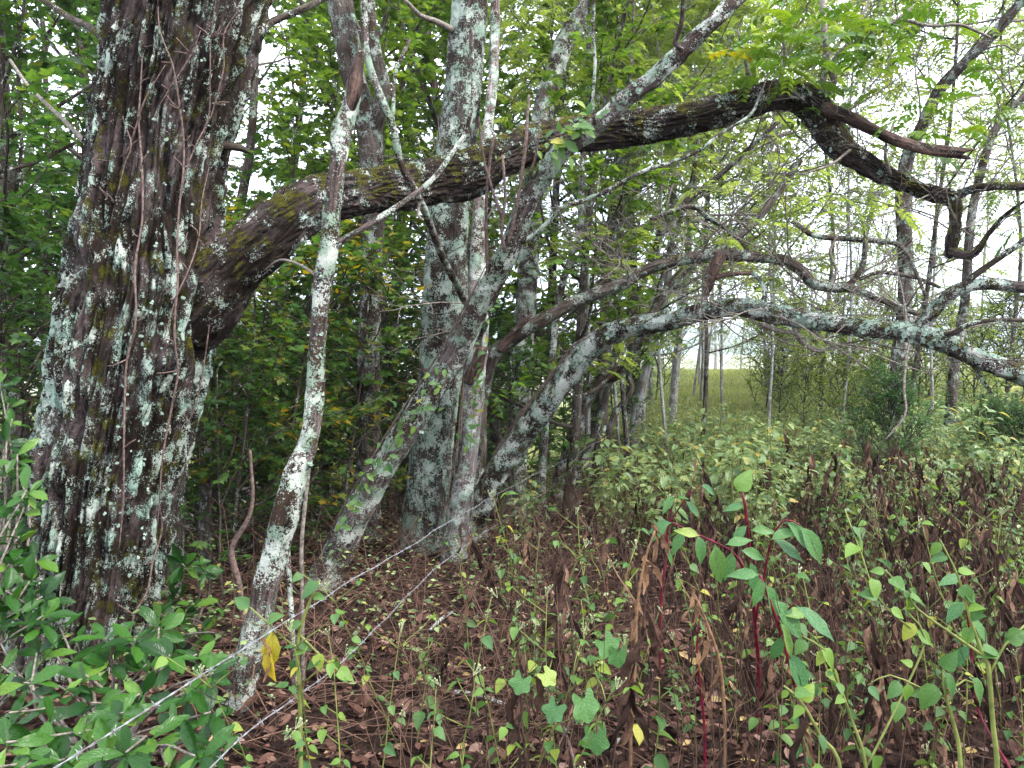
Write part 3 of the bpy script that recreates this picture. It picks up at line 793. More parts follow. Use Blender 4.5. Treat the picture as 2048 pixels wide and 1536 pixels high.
branch(arch, [(1918, 580, 16, 4.95), (1950, 550, 13, 4.9), (2000, 515, 12, 4.85), (2060, 470, 12, 4.8), (2200, 340, 8, 4.7)], M['bark_far'], ab, 'branch', 10)
branch(arch, [(1880, 672, 14, 5.0), (1910, 665, 12, 4.9), (1935, 650, 10, 4.85), (1990, 640, 8, 4.8), (2060, 640, 7, 4.75)], M['bark_far'], ab, 'branch', 10)
branch(arch, [(1525, 648, 12, 5.5), (1552, 660, 9, 5.5), (1590, 668, 8, 5.45), (1610, 690, 7, 5.4), (1645, 700, 5, 5.4)], M['twig'], ab, 'branch', 8)
branch(arch, [(1590, 655, 12, 5.45), (1605, 680, 9, 5.4), (1625, 700, 7, 5.4), (1648, 702, 5, 5.4)], M['twig'], ab, 'branch', 8)
branch(arch, [(1820, 680, 5, 5.05), (1812, 720, 5, 5.0), (1808, 780, 5, 4.95), (1810, 830, 4, 4.9), (1770, 880, 3, 4.9)], M['twig'], ab, 'hanging_twig', 6, .05, .04, 0)
branch(arch, [(1525, 605, 12, 5.55), (1530, 585, 10, 5.55), (1520, 560, 9, 5.6), (1505, 545, 8, 5.65)], M['bark_arch'], ab, 'branch', 8)
branch(arch, [(1940, 720, 9, 4.95), (1965, 760, 8, 4.95), (1985, 790, 6, 4.9)], M['bark_arch'], ab, 'branch', 8)
for pts in ([(1480, 620, 5, 5.6), (1560, 680, 4, 5.5), (1640, 700, 4, 5.4), (1700, 690, 3, 5.4), (1760, 700, 3, 5.4)], [(1620, 660, 5, 5.4), (1680, 700, 4, 5.3), (1740, 740, 3, 5.3)], [(1700, 665, 4, 5.3), (1760, 690, 4, 5.2), (1820, 700, 3, 5.2)]):
    branch(arch, pts, M['twig'], ab, 'twig', 6, .05, .05, 0)

spread, sb_ = main_tree('spreading_tree', [(952, 1010, 40, 7.6), (955, 900, 36, 7.6), (960, 800, 34, 7.6), (985, 715, 30, 7.5), (1020, 682, 27, 7.45), (1078, 644, 27, 7.4), (1147, 606, 26, 7.4), (1215, 579, 25, 7.4), (1250, 565, 25, 7.4), (1300, 537, 24, 7.4), (1373, 517, 24, 7.4), (1446, 509, 24, 7.4), (1519, 515, 22, 7.4), (1570, 522, 21, 7.4), (1603, 542, 21, 7.4), (1625, 566, 21, 7.4), (1665, 575, 20, 7.4), (1694, 575, 19, 7.4), (1738, 590, 14, 7.3), (1786, 608, 13, 7.2), (1845, 632, 10, 7.1)],
      M['bark_mid'], 'tree with thin sinuous bough winding above the arching lichened trunk', 26, .02, .14, (.004, 26, 4), seed=7.1)
branch(spread, [(1690, 577, 15, 7.4), (1713, 553, 12, 7.4), (1727, 524, 11, 7.4), (1731, 480, 10, 7.4), (1738, 440, 9, 7.4), (1760, 380, 8, 7.4)], M['bark_mid'], sb_, 'branch', 10)
branch(spread, [(1720, 558, 8, 7.4), (1760, 545, 8, 7.4), (1830, 555, 8, 7.3), (1880, 575, 7, 7.2)], M['bark_far'], sb_, 'branch', 8)
branch(spread, [(1660, 572, 8, 7.4), (1672, 540, 6, 7.4), (1660, 505, 6, 7.4), (1675, 470, 5, 7.4)], M['twig'], sb_, 'branch', 7)
branch(spread, [(1440, 512, 26, 7.35), (1425, 545, 24, 7.3), (1415, 575, 16, 7.3)], M['dead_wood'], sb_, 'broken_stub', 12, .2)
branch(spread, [(1430, 555, 13, 7.3), (1460, 548, 11, 7.25), (1505, 546, 9, 7.2)], M['dead_wood'], sb_, 'broken_branch', 10, .15)
branch(spread, [(1585, 442, 10, 7.8), (1629, 471, 11, 7.7), (1702, 478, 11, 7.6), (1786, 486, 10, 7.5), (1811, 504, 9, 7.4), (1830, 540, 8, 7.3), (1850, 590, 7, 7.2)], M['bark_mid'], sb_, 'branch', 10)
branch(spread, [(1300, 440, 9, 7.6), (1380, 413, 11, 7.6), (1420, 438, 11, 7.6), (1446, 453, 10, 7.6), (1480, 480, 8, 7.5), (1500, 510, 8, 7.4)], M['bark_mid'], sb_, 'branch', 10)
branch(spread, [(1000, 700, 16, 7.4), (1025, 668, 15, 7.35), (1052, 640, 12, 7.3)], M['dead_wood'], sb_, 'hollow_stub', 12, .2)

rearN, nb = main_tree('forked_tree', [(735, 1150, 66, 7.5), (735, 1060, 58, 7.5), (735, 960, 50, 7.5), (737, 880, 46, 7.5), (738, 800, 45, 7.5), (737, 700, 45, 7.5), (742, 600, 45, 7.5), (745, 480, 46, 7.5), (748, 400, 47, 7.5), (745, 330, 48, 7.5), (738, 255, 50, 7.5), (722, 200, 48, 7.5), (704, 140, 47, 7.5), (690, 60, 50, 7.5), (674, -20, 54, 7.5), (660, -90, 54, 7.5)],
      M['bark_mid'], 'tall forked brown tree behind the slender broken tree', 44, .02, .08, (.008, 22, 3), seed=8.2)
branch(rearN, [(742, 268, 40, 7.5), (758, 220, 32, 7.4), (766, 170, 28, 7.35), (752, 110, 26, 7.3), (740, 40, 27, 7.3), (733, -40, 26, 7.3)], M['bark_mid'], nb, 'fork', 24)

rearL, lb2 = main_tree('tilted_tree', [(1030, 1010, 44, 9.0), (1040, 800, 42, 9.0), (1055, 560, 42, 9.0), (1066, 380, 42, 9.0), (1085, 230, 42, 9.0), (1108, 150, 41, 9.0), (1130, 85, 40, 9.0), (1174, 17, 40, 9.0), (1230, -60, 38, 9.0)],
      M['bark_pale'], 'tilted pale tree rising behind the leaning trunk and mossy limb', 30, .03, .1, (.006, 22, 3), seed=9.1)

def top_vines(label, pts, n, group, side):
    CRp = catmull(pxpath(pts), .05)
    C, R = CRp[:, :3], CRp[:, 3]
    T, N, B = frames(C)
    for q in range(n):
        i0 = int(rng.uniform(0, .25) * len(C)); i1 = int(rng.uniform(.6, 1) * len(C))
        s_ = np.linspace(0, 1, i1 - i0)
        up = np.cross(T[i0:i1], np.array([0, 1.0, 0])); up /= np.linalg.norm(up, axis=1)[:, None]
        up = np.where((up[:, 2:3] > 0), up, -up) if side > 0 else up
        ang = rng.uniform(-.7, .5) + .5 * fbm(np.stack([s_ * 5 + q * 9, s_ * 0, s_ * 0], 1), 2)
        off = up * np.cos(ang)[:, None] + np.array([0, -1.0, 0]) * np.sin(ang)[:, None] * -1
        off = up * np.cos(ang)[:, None] + np.array([0, -1.0, 0]) * np.abs(np.sin(ang))[:, None]
        Q = np.hstack([C[i0:i1] + off * (R[i0:i1, None] * 1.03 + .006 + .01 * rng.random()), np.full((i1 - i0, 1), rng.uniform(.003, .007))])
        Q[:, 3] *= np.interp(s_, [0, .15, .8, 1], [.6, 1, .8, .3])
        b = Q[0, :3].copy()
        t = thing('dead_vine', b, label, 'vine', group)
        A = Acc(); A.tube(Q, 6, wob=.1); ob('stem', A.mesh('stem', M['vine'], base=b), t)
        for k in range(6):
            i_ = rng.integers(2, len(Q) - 2); L = rng.uniform(.05, .22); d = off[i_] + rng.normal(size=3) * .7; d /= np.linalg.norm(d)
            A = Acc(); A.tube(bpath(Q[i_, :3], d, L, 3, .25, -.05, .0022, .001), 4); ob('twig', A.mesh('twig', M['vine'], base=b), t)
top_vines('dead brown vine running up the leaning lichened tree', [(640, 1180, 65, 5.5), (727, 1005, 55, 5.45), (820, 850, 51, 5.35), (912, 705, 49, 5.25), (998, 540, 46, 5.0), (1055, 405, 40, 4.88)], 4, 'dead vines on the leaning tree', 1)
top_vines('dead brown vine running up the arching lichened tree', [(945, 1045, 50, 7.0), (1030, 890, 50, 6.9), (1130, 755, 48, 6.7), (1180, 697, 46, 6.6), (1300, 648, 40, 6.2), (1410, 622, 36, 5.85)], 4, 'dead vines on the arching tree', 1)
top_vines('dead brown vine on the narrow crooked stem', [(915, 1060, 50, 6.4), (942, 850, 43, 6.4), (955, 650, 40, 6.4), (957, 450, 27, 6.4)], 4, 'dead vines on the crooked stem', 0)
misc = [
 ('slim_tree', [(1195, 960, 26, 12), (1205, 800, 25, 12), (1210, 640, 24, 12), (1215, 500, 22, 12), (1236, 380, 20, 12), (1242, 290, 18, 12), (1252, 100, 16, 12), (1260, -60, 15, 12)], 'bark_far', 'dark slim upright tree far behind the arching trunk'),
 ('slim_tree', [(1085, 960, 15, 8.3), (1095, 800, 15, 8.3), (1106, 702, 14, 8.3), (1113, 623, 14, 8.3), (1126, 565, 14, 8.3), (1147, 500, 13, 8.3), (1160, 461, 12, 8.3), (1164, 342, 12, 8.3), (1174, 205, 11, 8.3), (1177, 120, 11, 8.3), (1180, -40, 9, 8.3)], 'bark_pale', 'pole-thin pale tree between the tilted tree and arching trunk'),
 ('slim_tree', [(1125, 965, 40, 9.5), (1140, 910, 34, 9.5), (1164, 822, 28, 9.4), (1190, 774, 24, 9.3), (1240, 745, 22, 9.2), (1275, 690, 20, 9.1), (1320, 600, 18, 9.0), (1370, 540, 17, 9.0), (1480, 470, 16, 9.0), (1530, 420, 15, 9.0), (1600, 320, 12, 9.0)], 'bark_mid', 'crooked low tree leaning right with bent trunk beside fence'),
 ('slim_tree', [(1155, 950, 18, 9.8), (1185, 880, 15, 9.8), (1215, 780, 14, 9.8), (1235, 690, 14, 9.8), (1290, 560, 13, 9.7), (1335, 440, 12, 9.6), (1440, 350, 11, 9.5), (1560, 240, 9, 9.4)], 'bark_mid', 'thin tree slanting right among the crooked stems by the fence'),
 ('slim_tree', [(1205, 930, 14, 10.2), (1225, 840, 13, 10.2), (1262, 780, 12, 10.2), (1258, 745, 12, 10.2), (1290, 700, 12, 10.1), (1310, 610, 11, 10), (1340, 500, 10, 10), (1380, 380, 9, 10), (1400, 250, 8, 10)], 'bark_mid', 'wriggling thin stem with a sharp kink beside the fence wire'),
 ('slim_tree', [(1270, 850, 22, 14), (1285, 770, 20, 14), (1305, 690, 17, 14), (1330, 600, 15, 14), (1345, 450, 13, 14), (1350, 250, 11, 14)], 'bark_white', 'whitish slim tree where the wire fence meets the grassy clearing'),
 ('slim_tree', [(550, 990, 30, 9), (547, 920, 29, 9), (540, 856, 28, 9), (523, 788, 26, 9), (489, 699, 24, 9), (470, 600, 22, 9), (475, 450, 20, 9), (500, 300, 18, 9), (510, 120, 16, 9), (505, -60, 15, 9)], 'bark_far', 'bent dark tree seen between the old trunk and slender tree'),
 ('slim_tree', [(405, 1260, 30, 6.0), (410, 1100, 26, 6.0), (411, 950, 25, 6.0), (410, 800, 24, 6.0), (415, 620, 22, 6.0), (430, 400, 20, 6.0)], 'bark_mid', 'pale narrow tree half hidden close behind the old trunk'),
 ('slim_tree', [(335, 1280, 50, 5.5), (345, 1150, 46, 5.5), (347, 1000, 44, 5.5), (340, 850, 42, 5.5), (330, 500, 40, 5.5)], 'bark_mid', 'mossy lichened tree hugging the back of the old trunk'),
 ('slim_tree', [(90, 700, 14, 9), (92, 500, 12, 9), (95, 325, 11, 9), (92, 200, 10, 9), (88, 70, 9, 9), (70, -40, 8, 9)], 'bark_far', 'thin forked sapling stem left of the old trunk'),
 ('slim_tree', [(30, 800, 34, 11), (26, 500, 30, 11), (15, 300, 27, 11), (3, 150, 25, 11), (-8, -40, 24, 11)], 'bark_mid', 'grey tree at the edge of the dark wood behind glossy shrub'),
 ('slim_tree', [(1345, 830, 18, 17), (1355, 700, 16, 17), (1372, 560, 14, 17), (1385, 380, 12, 17), (1400, 200, 10, 17)], 'bark_white', 'whitish thin tree beside the grassy clearing, leaning slightly'),
 ('slim_tree', [(1795, 760, 30, 11), (1812, 560, 28, 11), (1805, 420, 27, 11), (1812, 330, 26, 11), (1840, 262, 24, 10.8), (1880, 180, 23, 10.6), (1925, 130, 22, 10.4), (1990, 65, 20, 10.2), (2060, -20, 18, 10)], 'bark_mid', 'dark bent tree rising behind the drooping limb end'),
 ('slim_tree', [(1905, 770, 20, 12), (1930, 600, 18, 12), (1945, 420, 17, 12), (1990, 260, 15, 12), (2060, 180, 13, 12)], 'bark_mid', 'slender curved tree behind the branch of the arching trunk'),
 ('slim_tree', [(605, 1240, 8, 3.9), (603, 1100, 8, 3.9), (610, 1010, 8, 3.9), (621, 900, 7, 3.9), (626, 760, 5, 3.9)], 'twig', 'straight tan cane standing right beside the slender tree'),
 ('slim_tree', [(588, 1320, 11, 3.75), (582, 1220, 11, 3.75), (576, 1110, 10, 3.75), (572, 1040, 8, 3.75)], 'bark_pale', 'short pale pole at the foot of the slender tree'),
 ('slim_tree', [(485, 1240, 14, 4.6), (478, 1170, 13, 4.6), (462, 1100, 12, 4.6), (490, 1050, 10, 4.6), (505, 1000, 8, 4.6), (500, 900, 6, 4.6)], 'vine', 'twisting brown stem in the shade behind the slender tree'),
]
for k, (nm, pts, mt, lab) in enumerate(misc):
    t, b = main_tree(nm, pts, M[mt], lab, 16, .05, .10, (.004, 22, 3), 'tree', seed=10.3 + k * 1.7)
    if k in (0, 2, 3, 4, 6, 12, 13):
        for q in range(7):
            A = Acc()
            i_ = rng.integers(len(pts) // 2, len(pts) - 1)
            f_ = rng.random(); p = np.array(pts[i_]) * (1 - f_) + np.array(pts[min(i_ + 1, len(pts) - 1)]) * f_
            c = P(p[0], p[1], p[3]); L = rng.uniform(.6, 1.8); d = np.array([rng.normal(), rng.normal() * .6, rng.uniform(-.1, 1.0)]); d /= np.linalg.norm(d)
            Q = np.array([[*(c + d * L * s_ + rng.normal(size=3) * .07 * (s_ > 0)), .016 * (1 - .75 * s_)] for s_ in (0, .3, .6, 1)])
            A.tube(catmull(Q, .08), 6)
            ob('branch', A.mesh('branch', M['twig'], base=b), t)

# ruffled lichen tufts and bare twigs on the near trees
M['lichen'] = plain_mat('leafy_lichen', (.10, .15, .11), (.27, .34, .28), 90, .9, spec=.03)
def tuft(seed):
    r = np.random.default_rng(seed); V = []; T = []
    for l in range(3):
        n = 9; c = len(V); off = r.normal(size=2) * .35
        V.append((off[0], off[1], .10 + .18 * l))
        for k in range(n):
            a = k / n * 6.283; rad = (.75 - .15 * l) * r.uniform(.65, 1.25)
            V.append((off[0] + rad * math.cos(a), off[1] + rad * math.sin(a), .05 + .22 * l + r.uniform(-.05, .38)))
        T += [(c, c + 1 + k, c + 1 + (k + 1) % n) for k in range(n)]
    return mk('lichen_tuft', np.array(V), np.array(T), M['lichen'], False)
TUFT = [tuft(k) for k in range(4)]
def tufts(parent, pts, base, n, size, f0=0.0, f1=1.0, k_=1.0):
    CRp = catmull(pxpath(pts), .05); C, R = CRp[:, :3], CRp[:, 3]
    T_, N_, B_ = frames(C)
    cl_c = rng.uniform(f0, f1, max(4, n // 7))
    for q in range(n):
        i_ = int(np.clip(cl_c[rng.integers(len(cl_c))] + rng.normal() * .02, f0, f1) * (len(C) - 1))
        a = rng.uniform(0, 6.28); d = N_[i_] * math.cos(a) + B_[i_] * math.sin(a)
        d = d + np.array([0, -.9, .35]); d -= T_[i_] * (d @ T_[i_]); d /= np.linalg.norm(d)
        t = np.cross(d, T_[i_]) + rng.normal(size=3) * .6
        leaf_obj(parent, TUFT[rng.integers(4)], C[i_] + d * R[i_] * .98 * k_, t, d + rng.normal(size=3) * .15, size * rng.uniform(.5, 1.4), 'lichen_tuft', base)
tufts(arch, [(1130, 755, 48, 6.7), (1180, 697, 46, 6.6), (1235, 662, 40, 6.4), (1300, 648, 41, 6.2), (1410, 622, 36, 5.85), (1480, 614, 38, 5.65), (1555, 630, 41, 5.5), (1665, 648, 37, 5.3), (1740, 657, 38, 5.2), (1810, 664, 39, 5.1), (1885, 685, 41, 5.0), (1940, 710, 38, 4.95), (1995, 732, 38, 4.9), (2080, 764, 38, 4.85)], ab, 230, .017)
tufts(limb, LIMB, tb, 80, .014, .08, .95)
tufts(lean, [(640, 1180, 65, 5.5), (727, 1005, 55, 5.45), (820, 850, 51, 5.35), (912, 705, 49, 5.25), (998, 540, 46, 5.0), (1122, 302, 39, 4.76), (1300, 161, 35, 4.6), (1442, 29, 33, 4.5)], lb, 120, .014)
tufts(thin, [(532, 1180, 50, 3.55), (570, 1035, 54, 3.55), (620, 872, 38, 3.58), (638, 650, 33, 3.62), (659, 490, 38, 3.62), (675, 330, 33, 3.66), (684, 260, 42, 3.7)], thb, 80, .008)
for q in range(150):
    py = rng.choice([rng.uniform(480, 800), rng.uniform(800, 1200), rng.uniform(60, 480)], p=[.38, .37, .25])
    yy = [t_[0] for t_ in TR]; cx = np.interp(py, yy, [t_[1] for t_ in TR]); w_ = np.interp(py, yy, [t_[2] for t_ in TR])
    px = cx + w_ / 2 * np.clip(rng.normal() * .38 + .12, -.9, .9)
    n_ = np.array([(px - cx) / (w_ / 2), -1.0, .1])
    leaf_obj(big, TUFT[rng.integers(4)], trunk_front(px, py, .004), rng.normal(size=3), n_, rng.uniform(.005, .012), 'lichen_tuft', tb)
def twig_mesh(seed):
    A = Acc()
    Q = bpath((0, 0, 0), (0, 1, .1), 1.0, 6, .16, .0, .007, .002); A.tube(Q, 5)
    for k in range(6):
        p, d, _ = at_path(Q, rng.uniform(.15, .95)); Q2 = bpath(p, d + rng.normal(size=3) * .7, rng.uniform(.15, .5), 4, .2, .03, .004, .0012); A.tube(Q2, 4, cap=False)
        for l in range(2):
            p2, d2, _ = at_path(Q2, rng.uniform(.3, .95)); A.tube(bpath(p2, d2 + rng.normal(size=3) * .7, rng.uniform(.06, .22), 3, .2, 0, .0022, .0008), 3, cap=False)
    return A.mesh('twig', M['twig'])
TWG = [twig_mesh(k) for k in range(6)]
def twigs(parent, pts, base, n, size):
    CRp = catmull(pxpath(pts), .05); C, R = CRp[:, :3], CRp[:, 3]
    for q in range(n):
        i_ = rng.integers(len(C)); a = rng.uniform(0, 6.28)
        leaf_obj(parent, TWG[rng.integers(6)], C[i_], (math.cos(a), math.sin(a) * .7, rng.uniform(-.55, 1.0)), rng.normal(size=3), rng.uniform(*size), 'twig', base)
twigs(arch, [(1300, 648, 41, 6.2), (1480, 614, 38, 5.65), (1665, 648, 37, 5.3), (1885, 685, 41, 5.0), (2080, 764, 38, 4.85)], ab, 34, (.35, 1.1))
twigs(spread, [(1250, 565, 25, 7.4), (1446, 509, 24, 7.4), (1603, 542, 21, 7.4), (1694, 575, 19, 7.4), (1845, 632, 10, 7.1)], sb_, 34, (.5, 1.5))
twigs(limb, [(1500, 205, 60, 5.3), (1640, 232, 60, 5.28), (1780, 355, 36, 5.15), (1905, 400, 30, 5.08), (1904, 480, 26, 5.0)], tb, 26, (.35, 1.0))
twigs(stemC, [(955, 650, 42, 6.45), (957, 450, 27, 6.45), (976, 250, 22, 6.6)], cb, 12, (.4, 1.0))
twigs(rearL, [(1055, 560, 42, 9.0), (1085, 230, 42, 9.0), (1174, 17, 40, 9.0)], lb2, 12, (.6, 1.6))

# ------------------------------------------------------------------ background trees: prototypes, then copies
def grow(H, r0, cb, nl, ll, tpl, size, per, mat_b, mat_l, limb_up=.12, lean=.03, nsec=5, ntw=4, droop=.2, sides=10, flat=.35, twl=.45):
    A = Acc()
    tr = bpath((0, 0, -.25), (rng.normal() * lean, rng.normal() * lean, 1), H + .25, 9, .06, .03, r0, r0 * .22)
    A.tube(catmull(tr, .25), sides, wob=.08)
    pos, dr, nm = [], [], []
    def leaves_on(Q, n, f0=.15):
        for q in range(n):
            p, d, _ = at_path(Q, f0 + (1 - f0) * (q + .5 * rng.random()) / n)
            s = np.cross(d, (0, 0, 1)); s /= np.linalg.norm(s) + 1e-6
            s = s * (1 if q % 2 else -1)
            dd = d * rng.uniform(.2, .9) + s * rng.uniform(.5, 1.1) + np.array([0, 0, -droop + rng.normal() * .25])
            pos.append(p); dr.append(dd); nm.append(np.array([rng.normal() * flat, rng.normal() * flat, 1]))
    for a in range(nl):
        f = (a + rng.random() * .8) / nl
        z = cb + (H - cb) * f * .98
        p, d, rr = at_path(tr, min(.99, (z + .25) / (H + .25)))
        th = a * 2.4 + rng.normal() * .4
        L = ll * (1 - .65 * f ** 1.6) * rng.uniform(.7, 1.15)
        Q = bpath(p, (math.cos(th), math.sin(th), rng.uniform(.1, .6) + .5 * f), L, 6, .16, limb_up, max(.010, rr * .45), .006)
        A.tube(Q, 6)
        leaves_on(Q[3:], 3)
        for b in range(nsec):
            p2, d2, r2 = at_path(Q, .25 + .75 * (b + rng.random() * .7) / nsec)
            s2 = np.cross(d2, (0, 0, 1)) * (1 if b % 2 else -1)
            Q2 = bpath(p2, d2 * .6 + s2 * rng.uniform(.5, 1) + rng.normal(size=3) * .25, L * rng.uniform(.28, .5), 4, .2, .05, max(.006, r2 * .6), .003)
            A.tube(Q2, 4, cap=False)
            for c in range(ntw):
                p3, d3, r3 = at_path(Q2, .2 + .8 * (c + rng.random() * .6) / ntw)
                s3 = np.cross(d3, (0, 0, 1)) * (1 if c % 2 else -1)
                Q3 = bpath(p3, d3 * .7 + s3 * rng.uniform(.3, 1) + rng.normal(size=3) * .3, twl * rng.uniform(.6, 1.3), 3, .2, -.02, .004, .002)
                A.tube(Q3, 3, cap=False)
                leaves_on(Q3, per)
    pos, dr, nm = np.array(pos), np.array(dr), np.array(nm)
    sz = size * rng.uniform(.65, 1.2, len(pos))
    tm = A.mesh('trunk', mat_b)
    # leaves of one region turn together a little
    tone = np.clip(rng.random(len(pos)) * .75 + .25 * (fbm(pos * .8, 2) * .5 + .5), 0, 1)
    cm = leaf_cloud('crown', tpl, pos, dr, nm, sz, mat_l, tone)
    return tm, cm

protos = {}
def proto(key, name, *a, crown='crown', **k):
    protos[key] = (name, grow(*a, **k), crown)

proto('maple1', 'maple_tree', 7.5, .10, 1.2, 16, 2.6, MAPLE, .115, 9, M['bark_far'], M['leaf_deep'])
proto('maple2', 'maple_tree', 7.0, .08, 1.0, 15, 2.3, MAPLE, .11, 9, M['bark_far'], M['leaf_mid'])
proto('oak1', 'broadleaf_tree', 8.0, .11, 1.3, 17, 2.8, OVALF, .105, 12, M['bark_mid'], M['leaf_mid'], nsec=6)
proto('oak2', 'broadleaf_tree', 7.5, .034, 1.0, 16, 2.5, OVALF, .10, 11, M['bark_white'], M['leaf_lite'], nsec=5)
proto('pin1', 'pinnate_leaved_tree', 7.5, .034, 1.5, 14, 2.8, PINN, .30, 4, M['bark_mid'], M['leaf_lite'], nsec=5, ntw=3)
proto('pin2', 'pinnate_leaved_tree', 7.0, .034, 2.2, 12, 2.6, PINN, .28, 3, M['bark_far'], M['leaf_mid'], nsec=4, ntw=3)
proto('lite1', 'fine_leaved_tree', 8.5, .026, 2.4, 20, 2.9, OVALF, .075, 11, M['bark_white'], M['leaf_lite'], nsec=6, ntw=4, limb_up=.10, lean=.12)
proto('pale1', 'pale_stemmed_tree', 8.0, .042, 2.8, 16, 1.3, OVALF, .085, 8, M['bark_white'], M['leaf_lite'], nsec=4, ntw=3, limb_up=.2)
proto('pale2', 'pale_stemmed_tree', 8.5, .034, 1.8, 14, 1.1, OVALF, .085, 4, M['bark_white'], M['leaf_lite'], nsec=3, ntw=3, limb_up=.28)
proto('sap1', 'turning_sapling', 2.9, .022, .25, 15, 1.15, MAPLE, .085, 6, M['bark_far'], M['leaf_autumn'], nsec=4, ntw=3, sides=6, twl=.28)
proto('sap2', 'green_sapling', 2.6, .02, .2, 14, 1.1, MAPLE, .08, 6, M['bark_far'], M['leaf_deep'], nsec=4, ntw=3, sides=6, twl=.26)
proto('bush1', 'leafy_bush', 1.9, .02, .12, 16, 1.1, OVALF, .075, 9, M['bark_far'], M['leaf_deep'], nsec=5, ntw=4, sides=6, twl=.24)
proto('bush2', 'light_bush', 1.8, .02, .10, 14, 1.0, OVALF, .07, 5, M['bark_far'], M['leaf_lite'], nsec=5, ntw=4, sides=6, twl=.24)
proto('cedar', 'fine_leaved_bush', 1.7, .025, .10, 26, .95, OVALF, .034, 16, M['bark_far'], M['leaf_cedar'], nsec=7, ntw=4, sides=6, limb_up=.30, twl=.22, flat=.8)
for key, (nm_, (tm, cm), cr_) in protos.items():
    print(key, len(tm.polygons), len(cm.polygons))

KIND = {
 'maple1': ('dark green lobed-leaf maple', 'tree', 'dark maples in the wood'), 'maple2': ('bright green lobed-leaf maple', 'tree', 'bright maples in the wood'),
 'oak1': ('mid green small-leaved tree', 'tree', 'small-leaved trees in the wood'), 'oak2': ('yellowish green small-leaved tree', 'tree', 'yellowish trees at the wood edge'),
 'pin1': ('light green feathery-leaved tree', 'tree', 'light feathery trees'), 'pin2': ('dark thin-crowned feathery-leaved tree', 'tree', 'dark feathery trees'),
 'lite1': ('thin fine-leaved yellow-green tree', 'tree', 'fine-leaved yellow-green trees'),
 'pale1': ('whitish-stemmed leafy narrow tree', 'tree', 'pale leafy trees beyond the weeds'), 'pale2': ('nearly bare whitish narrow tree', 'tree', 'bare pale trees beyond the weeds'),
 'sap1': ('maple sapling turning yellow and orange', 'sapling', 'turning maple saplings'), 'sap2': ('deep green maple sapling', 'sapling', 'green maple saplings'),
 'bush1': ('dense dark green bush', 'bush', 'dark bushes under the trees'), 'bush2': ('light yellowish green bush', 'bush', 'light bushes by the clearing'), 'cedar': ('fine-leaved dark green bush', 'bush', 'fine-leaved bushes in the weeds')}
WHERE = [(40, 'behind the drooping glossy shrub'), (420, 'behind the old furrowed trunk'), (555, 'between old trunk and slender tree'), (680, 'behind the slender broken-topped tree'), (800, 'behind the tall forked tree'),
         (960, 'behind the straight stout grey tree'), (1070, 'behind the leaning lichened tree'), (1270, 'behind the end of the wire'), (1440, 'on the wooded side of the clearing'), (1530, 'at the back of the clearing'),
         (1700, 'beyond the weeds under the arching trunk'), (1880, 'behind the drooping end of mossy limb'), (9999, 'behind the forked end of the arching tree')]
def lab_for(key, px, d):
    wh = next(w for lim, w in WHERE if px < lim)
    how = 'close' if d < 9 else ('some way' if d < 13.5 else ('far' if d < 21 else 'farthest'))
    k_, c_, g_ = KIND[key]
    return f'{k_} standing {how} {wh}', c_, g_
first = {}
def put(key, px, d, scale=1.0, rz=None, y0=None):
    x = (px - W / 2) / F * d
    loc = g3(x, d)
    rz = rng.uniform(0, 6.28) if rz is None else rz
    if key not in first:
        nm_, (tm, cm), cr_ = protos[key]
        t = thing(nm_, loc, *lab_for(key, px, d)); place(t, None, rz, scale)
        ob('trunk', tm, t); ob('crown', cm, t)
        first[key] = t
        return t
    return dup(first[key], loc, rz, scale, lab_for(key, px, d)[0])

# the dark wood left of and behind the old tree
for key, px, d, s in [
    ('maple1', 60, 6.6, .80), ('maple1', -90, 5.6, .75), ('maple1', 330, 8.2, .85), ('maple2', 560, 8.8, .95), ('maple1', 160, 9.5, 1.05), ('oak1', 430, 11.5, 1.15),
    ('maple1', -60, 11, 1.2), ('oak1', 200, 14, 1.5), ('maple2', 640, 12.5, 1.3), ('maple1', 540, 18, 1.7), ('oak1', 20, 17, 1.6), ('maple1', 760, 17, 1.6), 
    ('maple2', 820, 11, 1.15), ('oak1', 900, 15, 1.5), ('maple2', 1010, 10.5, 1.1), ('maple2', 1080, 13.5, 1.35), ('oak1', 980, 20, 1.9), ('maple2', 1180, 16, 1.5), 
    ('maple2', 1130, 8.6, .85), ('oak1', 1260, 19, 1.7)]:
    put(key, px, d, s)
# lighter trees towards the clearing
for key, px, d, s in [
    ('oak2', 1290, 14, 1.35), ('pin1', 1395, 11.5, 1.15), ('oak2', 1352, 26, 1.9), ('pin1', 1640, 17, 1.6), ('pin2', 1800, 13, 1.4), ('oak2', 1230, 26, 2.0),
    ('pin1', 2010, 17, 1.5), ('oak2', 1960, 30, 1.5), ('oak2', 1180, 12, 1.25), ('oak2', 1300, 20, 1.8), ('oak2', 1430, 38, 2.3), ('pin1', 1270, 9.6, 1.05)]:
    put(key, px, d, s)
for px, d, s in [(1340, 11, 1.0), (1450, 16, 1.3), (1540, 12, 1.05), (1680, 13, 1.15), (1860, 14, 1.15), (1560, 23, 1.7), (1240, 12.5, 1.15), (2080, 20, 1.5), (1400, 21, 1.6)]:
    put('lite1', px, d, s)
for px, d, s in [(1385, 22, .9), (1398, 25, 1.0), (1412, 30, 1.1), (1530, 24, 1.0), (1618, 23, .9), (1690, 21, .85), (1745, 24, .9), (1815, 26, 1.0), (1480, 40, 1.2)]:
    put('pale1', px, d, s)
for px, d, s in [(1640, 28, 1.0), (1675, 24, .9), (1702, 30, 1.1), (1728, 26, .95), (1770, 28, 1.0), (1786, 24, .9), (1840, 27, 1.0), (1900, 28, 1.0), (1590, 30, 1.1)]:
    put('pale2', px, d, s)
